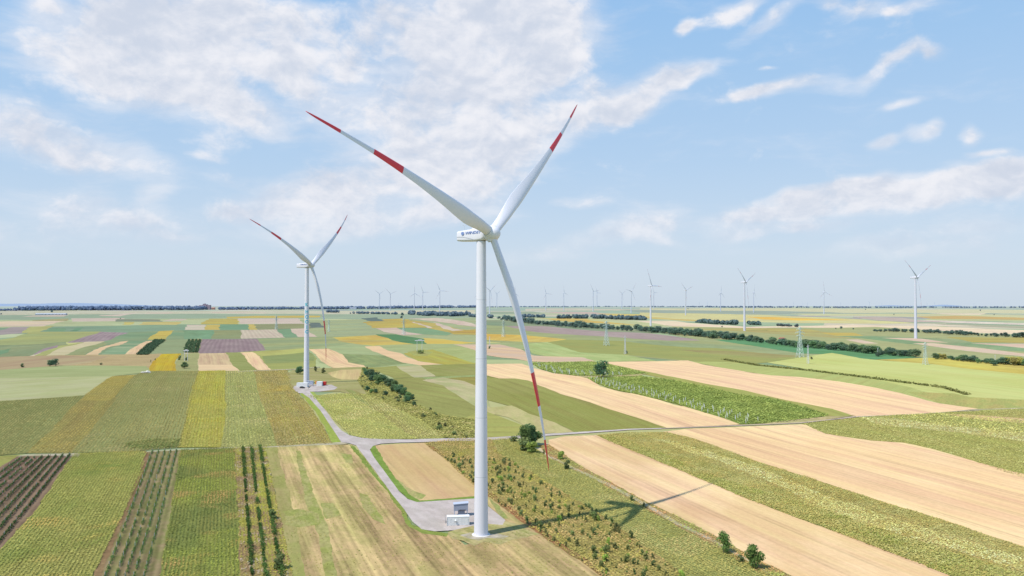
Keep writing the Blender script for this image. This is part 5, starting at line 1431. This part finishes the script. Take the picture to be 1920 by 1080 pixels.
# ------------------------------------------------------------------ buildings
def bmat(n, c, k=1.0): return simple_mat(n, A(c, k), .9, haze=False)
def house(px, py, L, W, H, rh, rz, wall, roofm, label, name='house', group=None, nwin=3):
    x, y, z, _ = at_px(px, py); e = empty(name, (x, y, z), rz); tag(e, label, 'house' if name == 'house' else 'building', group)
    link('wall', box_mesh('wall', (0, 0, H / 2 - .5), (L, W, H + 1), [wall]), e)
    if rh: link('roof', prism('roof', [(-W / 2 - .6, H + .01), (W / 2 + .6, H + .01), (0, H + rh)], -L / 2 - .4, L / 2 + .4, [roofm]), e).rotation_euler = (0, 0, R(90))
    for i in range(nwin): link('window', box_mesh('window', (-L / 2 + (i + .5) * L / nwin, -W / 2 - .03, H * .55), (L / nwin * .35, .1, H * .3), [GLS]), e)
    return e
WW = bmat('house_white', (225, 222, 222)); WR = bmat('roof_red', (222, 110, 110)); WP = bmat('roof_pink', (208, 165, 150)); WB = bmat('block_wall', (176, 160, 172), 1.15); WD = bmat('block_dark', (150, 140, 160), 1.1)  # darker mauve for the block's windows and roof towers
SH = bmat('shed_white', (200, 208, 220), 1.15)
house(1466, 640, 9, 7, 4, 3, .2, WW, WR, 'small house with a red roof in the long tree belt')
house(1366, 633.5, 9, 7, 4, 2.5, .4, WW, WP, 'small white house in the belt left of the red roofed one')
house(1339, 633, 7, 6, 3.5, 2.2, .1, WW, WW, 'tiny white house at the left in the long tree belt')
house(1690, 666, 10, 7, 4, 2.5, .2, WW, WP, 'house with a pinkish roof between belt trees on the right')
for i, (px, L) in enumerate(((75, 38), (84, 70), (98, 60), (110, 60), (119, 30))):
    house(px, 590.6, L, 16, 5.5, 3, 0, SH, SH, 'long white farm shed on the far left plain', 'farm_shed', 'white farm sheds on the far left plain', nwin=4)
x, y, z, _ = at_px(382, 580.5)
e = empty('apartment_block', (x, y, z), 0); tag(e, 'large mauve apartment block on the left horizon', 'building')
u = y / F
for cx, w_, h in ((-10, 6, 7.0), (-4, 7, 8.2), (3, 8, 9.8), (9.5, 6.5, 8.6)):
    link('wall', box_mesh('wall', (cx * u, 0, h * u / 2), (w_ * u - .3, 26, h * u), [WB]), e)
for cx, h in ((0, 10.6), (2.6, 11)):
    link('roof_tower', box_mesh('roof_tower', (cx * u, 2, h * u - .5 * u), (1.6 * u, 12, 1.6 * u), [WD]), e)
for cx in np.arange(-11.5, 11, 2.2):
    for cz in (2, 4, 6): link('window', box_mesh('window', (cx * u, -13.2, cz * u), (.9 * u, .4, .7 * u), [WD], bev=0), e)
house(400, 580.5, 24, 16, 12, 6, 0, WP, WP, 'low pinkish building right of the apartment block', 'farm_building')
house(662, 580.0, 50, 16, 9, 4, 0, SH, SH, 'pale low building on the horizon right of the second turbine', 'farm_building')
# hills at the left horizon
xs = np.linspace(-340, 300, 60); prof = np.interp(xs, [-340, -100, 0, 60, 135, 200, 280, 300], [566.5, 568.5, 569.3, 569.6, 568.0, 569.6, 573.5, 577])
Yh = 26000.0
V = []; Fc = []
for i, (px, py) in enumerate(zip(xs, prof)):
    r = ray(px, py + .25 * math.sin(px / 9)); X = r[0] / r[1] * Yh; Zt = CAMZ + r[2] / r[1] * Yh
    V += [(X, Yh - 2500, -300), (X, Yh, Zt), (X, Yh + 6000, Zt - 120)]
for i in range(len(xs) - 1):
    a = i * 3
    Fc += [[a, a + 3, a + 4, a + 1], [a + 1, a + 4, a + 5, a + 2]]
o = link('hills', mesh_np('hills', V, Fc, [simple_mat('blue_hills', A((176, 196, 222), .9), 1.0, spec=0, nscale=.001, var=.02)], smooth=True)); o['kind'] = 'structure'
# small pale hill on the right horizon
V = []; Fc = []
xs = np.linspace(1640, 1800, 20)
for px in xs:
    py = 573.5 - 2.2 * math.exp(-((px - 1770) / 22) ** 2) - 1.2 * math.exp(-((px - 1670) / 20) ** 2) 
    r = ray(px, py); X = r[0] / r[1] * Yh; Zt = CAMZ + r[2] / r[1] * Yh
    V += [(X, Yh - 2500, -300), (X, Yh, Zt)]
for i in range(len(xs) - 1):
    a = i * 2; Fc.append([a, a + 2, a + 3, a + 1])
o = link('hills', mesh_np('hills', V, Fc, [bpy.data.materials['blue_hills']], smooth=True)); o['kind'] = 'structure'

# ------------------------------------------------------------------ sky and sun
w = bpy.data.worlds.new('World'); scene.world = w; w.use_nodes = True
nt = w.node_tree; Lk = nt.links.new
sun_az = math.atan2(54.5, 36.5); sun_el = R(56.6)
bg = nt.nodes['Background']
sky = N(nt, 'ShaderNodeTexSky', sky_type='NISHITA', sun_disc=False); sky.sun_elevation = sun_el; sky.sun_rotation = sun_az + math.pi
tc = N(nt, 'ShaderNodeTexCoord')
nrm = N(nt, 'ShaderNodeVectorMath', operation='NORMALIZE'); Lk(tc.outputs['Generated'], nrm.inputs[0])
sx = N(nt, 'ShaderNodeSeparateXYZ'); Lk(nrm.outputs[0], sx.inputs[0])
def M(op, a, b=None, clamp=False):
    n = N(nt, 'ShaderNodeMath', operation=op, use_clamp=clamp)
    for i, v in enumerate((a, b)):
        if v is None: continue
        if isinstance(v, (int, float)): n.inputs[i].default_value = v
        else: Lk(v, n.inputs[i])
    return n.outputs[0]
az = M('MULTIPLY', M('ARCTAN2', sx.outputs[0], sx.outputs[1]), 1.5)     # 1 unit = 1000 px of the photo near the centre
el = M('MULTIPLY', M('ARCSINE', sx.outputs[2]), 1.5)
P0 = N(nt, 'ShaderNodeCombineXYZ'); Lk(az, P0.inputs[0]); Lk(el, P0.inputs[1])
# warp
wn = N(nt, 'ShaderNodeTexNoise', i_Scale=7.0, i_Detail=3.0); Lk(P0.outputs[0], wn.inputs['Vector'])
wv = N(nt, 'ShaderNodeVectorMath', operation='MULTIPLY_ADD'); Lk(wn.outputs['Color'], wv.inputs[0]); wv.inputs[1].default_value = (.07, .05, 0)
sh = N(nt, 'ShaderNodeVectorMath', operation='ADD'); Lk(P0.outputs[0], sh.inputs[0]); sh.inputs[1].default_value = (-.035, -.025, 0)
Lk(sh.outputs[0], wv.inputs[2])
PW = wv.outputs[0]
def dirpx(px, py):
    r = ray(px, py); r = r / np.linalg.norm(r)
    return math.atan2(r[0], r[1]) * 1.5, math.asin(r[2]) * 1.5
BL = [  # x, y, rx, ry, rot(deg, + = rises to the right), weight
 (290, 70, 230, 95, 5, 1.0), (170, 110, 110, 60, -30, .8), (420, 60, 170, 80, 0, .9), (350, 170, 170, 50, -20, .85), (470, 205, 80, 35, -20, .8), (560, 95, 90, 60, 0, .6), (560, 20, 60, 25, 0, .25),
 (880, 50, 260, 100, 5, 1.1), (1000, 80, 120, 70, 25, .9), (930, 150, 190, 70, 15, .95), (820, 200, 190, 60, -10, .7), (660, 120, 38, 32, 20, .8), (540, 135, 70, 30, -15, .7), (580, 180, 90, 40, -10, .55),
 (700, 240, 150, 50, -10, .6), (990, 240, 130, 60, 20, .75), (1080, 215, 70, 45, 30, .6), (900, 290, 150, 60, 5, .75), (760, 330, 210, 62, 5, .72), (600, 365, 200, 36, 8, .66), (880, 350, 120, 38, 0, .6), (540, 392, 140, 20, 4, .5),
 (80, 255, 190, 50, -12, .8), (220, 300, 110, 28, -12, .45), (380, 265, 60, 20, 0, .25), (380, 295, 45, 10, 0, .3), (80, 5, 30, 18, 0, .8),
 (1200, 180, 100, 35, 25, .78), (1290, 140, 70, 20, 15, .7), (1170, 205, 50, 30, 20, .55), (1130, 165, 70, 40, 0, .5), (1445, 168, 100, 16, 12, .8), (1560, 155, 60, 20, 10, .45), (1660, 128, 70, 18, 28, .68), (1750, 105, 20, 16, 0, .5),
 (1370, 18, 85, 22, 12, .8), (1270, 48, 22, 16, 40, .75), (1450, 35, 75, 17, 20, .6), (1555, 8, 25, 14, 0, .7), (1620, 14, 60, 22, 5, .65), (1700, 18, 55, 12, 0, .55),
 (1690, 190, 42, 7, 5, .62), (1658, 255, 30, 15, 10, .85), (1725, 245, 30, 14, -20, .7), (1752, 232, 20, 16, 30, .7), (1825, 245, 18, 24, 10, .72), (1856, 285, 34, 6, 3, .6), (1435, 124, 25, 6, 0, .5),
 (1720, 350, 260, 26, 6, .85), (1500, 372, 60, 16, 5, .85), (1600, 352, 90, 24, 10, .8), (1850, 335, 140, 32, 8, .8), (1650, 385, 300, 28, 3, .6), (1430, 410, 170, 18, 5, .6), (1400, 440, 90, 14, 2, .6), (1530, 432, 80, 14, 0, .5),
 (1210, 415, 90, 30, 12, .62), (1120, 450, 120, 22, 10, .55), (1240, 450, 40, 14, 0, .5), (1800, 440, 190, 34, 8, .5), (1660, 470, 170, 18, 0, .38), (1800, 300, 30, 6, 0, .2),
 (150, 385, 120, 36, -5, .58), (290, 365, 32, 24, 30, .55), (250, 420, 150, 30, 0, .42), (60, 445, 180, 30, 0, .32), (700, 415, 280, 34, 3, .58), (330, 445, 60, 14, 0, .4), (1000, 480, 200, 20, 5, .38), (560, 440, 120, 34, 0, .42), (840, 400, 120, 30, 5, .5), (480, 400, 80, 16, 0, .45), (1080, 380, 60, 16, 0, .4), (430, 330, 60, 14, 0, .3)]
acc = None
for x_, y_, rx, ry, ro, wt in BL:
    a_, e_ = dirpx(x_, y_)
    mp = N(nt, 'ShaderNodeMapping', vector_type='TEXTURE'); Lk(PW, mp.inputs[0])
    mp.inputs['Location'].default_value = (a_, e_, 0); mp.inputs['Rotation'].default_value = (0, 0, R(ro)); mp.inputs['Scale'].default_value = (rx / 1000 * 1.25, ry / 1000 * 1.25, 1)
    ln = N(nt, 'ShaderNodeVectorMath', operation='LENGTH'); Lk(mp.outputs[0], ln.inputs[0])
    mr = N(nt, 'ShaderNodeMapRange', interpolation_type='SMOOTHSTEP', i_1=0.1, i_2=1.15, i_3=wt, i_4=0.0); Lk(ln.outputs['Value'], mr.inputs[0])
    acc = mr.outputs[0] if acc is None else M('MAXIMUM', acc, mr.outputs[0]) if False else (mr.outputs[0] if acc is None else M('ADD', acc, M('MULTIPLY', mr.outputs[0], M('SUBTRACT', 1.15, acc, True))))
cg = bpy.data.node_groups.new('cloud_billow', 'ShaderNodeTree')
cg.interface.new_socket(name='Vector', in_out='INPUT', socket_type='NodeSocketVector'); cg.interface.new_socket(name='Value', in_out='OUTPUT', socket_type='NodeSocketFloat')
ci = cg.nodes.new('NodeGroupInput'); co = cg.nodes.new('NodeGroupOutput')
st = N(cg, 'ShaderNodeMapping'); cg.links.new(ci.outputs[0], st.inputs[0]); st.inputs['Scale'].default_value = (1, 1.55, 1)
def cm(op, a, b):
    n = N(cg, 'ShaderNodeMath', operation=op)
    for i, v in enumerate((a, b)):
        if isinstance(v, (int, float)): n.inputs[i].default_value = v
        else: cg.links.new(v, n.inputs[i])
    return n.outputs[0]
def cn(scale, det, rough):
    n = N(cg, 'ShaderNodeTexNoise', i_Scale=scale, i_Detail=det, i_Roughness=rough); cg.links.new(st.outputs[0], n.inputs['Vector']); return cm('SUBTRACT', n.outputs['Fac'], .5)
na = cn(8.0, 8.0, .6); nb = cn(26.0, 6.0, .62)
wp = N(cg, 'ShaderNodeTexNoise', i_Scale=14.0, i_Detail=2.0); cg.links.new(st.outputs[0], wp.inputs['Vector'])
wm = N(cg, 'ShaderNodeVectorMath', operation='MULTIPLY_ADD'); cg.links.new(wp.outputs['Color'], wm.inputs[0]); wm.inputs[1].default_value = (.03, .03, 0); cg.links.new(st.outputs[0], wm.inputs[2])
vo = N(cg, 'ShaderNodeTexVoronoi', feature='F1', i_Scale=20.0, i_Randomness=1.0); vo.normalize = True; vo.inputs['Detail'].default_value = 3.0; vo.inputs['Roughness'].default_value = .55
cg.links.new(wm.outputs[0], vo.inputs['Vector'])
nv = cm('SUBTRACT', .42, vo.outputs['Distance'])
cg.links.new(cm('ADD', cm('MULTIPLY', na, 3.5), cm('ADD', cm('MULTIPLY', nb, .75), cm('MULTIPLY', nv, .55))), co.inputs[0])
def billow(v):
    n = nt.nodes.new('ShaderNodeGroup'); n.node_tree = cg; Lk(v, n.inputs[0]); return n.outputs[0]
st2 = N(nt, 'ShaderNodeMapping'); Lk(PW, st2.inputs[0]); st2.inputs['Scale'].default_value = (1, 3.6, 1); st2.inputs['Rotation'].default_value = (0, 0, R(-8))
n3 = N(nt, 'ShaderNodeTexNoise', i_Scale=5.0, i_Detail=7.0, i_Roughness=.62); Lk(st2.outputs[0], n3.inputs['Vector'])
#n5 = N(nt, 'ShaderNodeTexNoise', i_Scale=70.0, i_Detail=5.0, i_Roughness=.65); Lk(st.outputs[0], n5.inputs['Vector'])
nn = billow(PW)
of2 = N(nt, 'ShaderNodeVectorMath', operation='ADD'); Lk(PW, of2.inputs[0]); of2.inputs[1].default_value = (-.006, .014, 0)
nn2 = billow(of2.outputs[0])
den = M('ADD', M('MULTIPLY', acc, 1.18), M('MULTIPLY', nn, .68))
cl = N(nt, 'ShaderNodeMapRange', interpolation_type='SMOOTHSTEP', i_1=.26, i_2=1.15, i_3=0.0, i_4=.96); Lk(den, cl.inputs[0])
thin = N(nt, 'ShaderNodeMapRange', interpolation_type='SMOOTHSTEP', i_1=.0, i_2=.9, i_3=0.0, i_4=.66); Lk(M('ADD', acc, M('MULTIPLY', M('SUBTRACT', n3.outputs['Fac'], .5), 1.6)), thin.inputs[0])
cloud = M('MAXIMUM', cl.outputs[0], thin.outputs[0])
# fade clouds in the horizon haze
hz = N(nt, 'ShaderNodeMapRange', interpolation_type='SMOOTHSTEP', i_1=.0, i_2=.20, i_3=0.0, i_4=1.0); Lk(el, hz.inputs[0])
cloud = M('MULTIPLY', cloud, hz.outputs[0])
# cloud shade: soft grey undersides
emb = M('SUBTRACT', nn2, nn)
lf = N(nt, 'ShaderNodeTexNoise', i_Scale=6.5, i_Detail=4.0); Lk(of2.outputs[0], lf.inputs['Vector'])
sd = N(nt, 'ShaderNodeMapRange', interpolation_type='SMOOTHSTEP', i_1=-.75, i_2=.75, i_3=0.0, i_4=1.0); Lk(M('ADD', M('ADD', emb, M('MULTIPLY', M('SUBTRACT', lf.outputs['Fac'], .5), 2.6)), M('MULTIPLY', M('SUBTRACT', den, 1.0), .40)), sd.inputs[0])
cc = N(nt, 'ShaderNodeMix', data_type='RGBA'); Lk(sd.outputs[0], cc.inputs[0])
cc.inputs[6].default_value = tuple(lin((243, 243, 248))) + (1,); cc.inputs[7].default_value = tuple(lin((208, 216, 231))) + (1,)
# clear-sky colour: physical sky blended with pale summer haze
gr = N(nt, 'ShaderNodeValToRGB'); Lk(M('MULTIPLY', el, 1 / .9), gr.inputs[0])
e_ = gr.color_ramp.elements
stops = [(0.0, (208, 222, 237)), (.10, (204, 221, 239)), (.28, (184, 212, 241)), (.5, (164, 203, 242)), (.75, (142, 192, 243)), (1.0, (130, 184, 242))]
while len(e_) < len(stops): e_.new(.5)
for i, (p_, c_) in enumerate(stops): e_[i].position = p_; e_[i].color = tuple(lin(c_)) + (1,)
sk = N(nt, 'ShaderNodeVectorMath', operation='SCALE', i_Scale=.13); Lk(sky.outputs[0], sk.inputs[0])
sm = N(nt, 'ShaderNodeMix', data_type='RGBA', i_0=.88); Lk(sk.outputs[0], sm.inputs[6]); Lk(gr.outputs[0], sm.inputs[7])
fin = N(nt, 'ShaderNodeMix', data_type='RGBA'); Lk(cloud, fin.inputs[0]); Lk(sm.outputs[2], fin.inputs[6]); Lk(cc.outputs[2], fin.inputs[7])
Lk(fin.outputs[2], bg.inputs[0]); bg.inputs[1].default_value = 1.0
w.cycles.sampling_method = 'MANUAL'; w.cycles.sample_map_resolution = 256

sl = bpy.data.lights.new('sun', 'SUN'); sl.energy = 4.7; sl.angle = R(.7); sl.color = (1, .925, .825)
so = bpy.data.objects.new('sun', sl); C.objects.link(so)
dv = Vector((math.sin(sun_az) * math.cos(sun_el), math.cos(sun_az) * math.cos(sun_el), -math.sin(sun_el)))
so.rotation_euler = dv.to_track_quat('-Z', 'Y').to_euler()
scene.view_settings.view_transform = 'Standard'; scene.view_settings.look = 'None'
scene.view_settings.exposure = 0; scene.view_settings.gamma = 1
scene.cycles.max_bounces = 5; scene.cycles.diffuse_bounces = 2; scene.cycles.transmission_bounces = 2
print('objects', len(scene.objects), 'crop faces', NCROP[0])
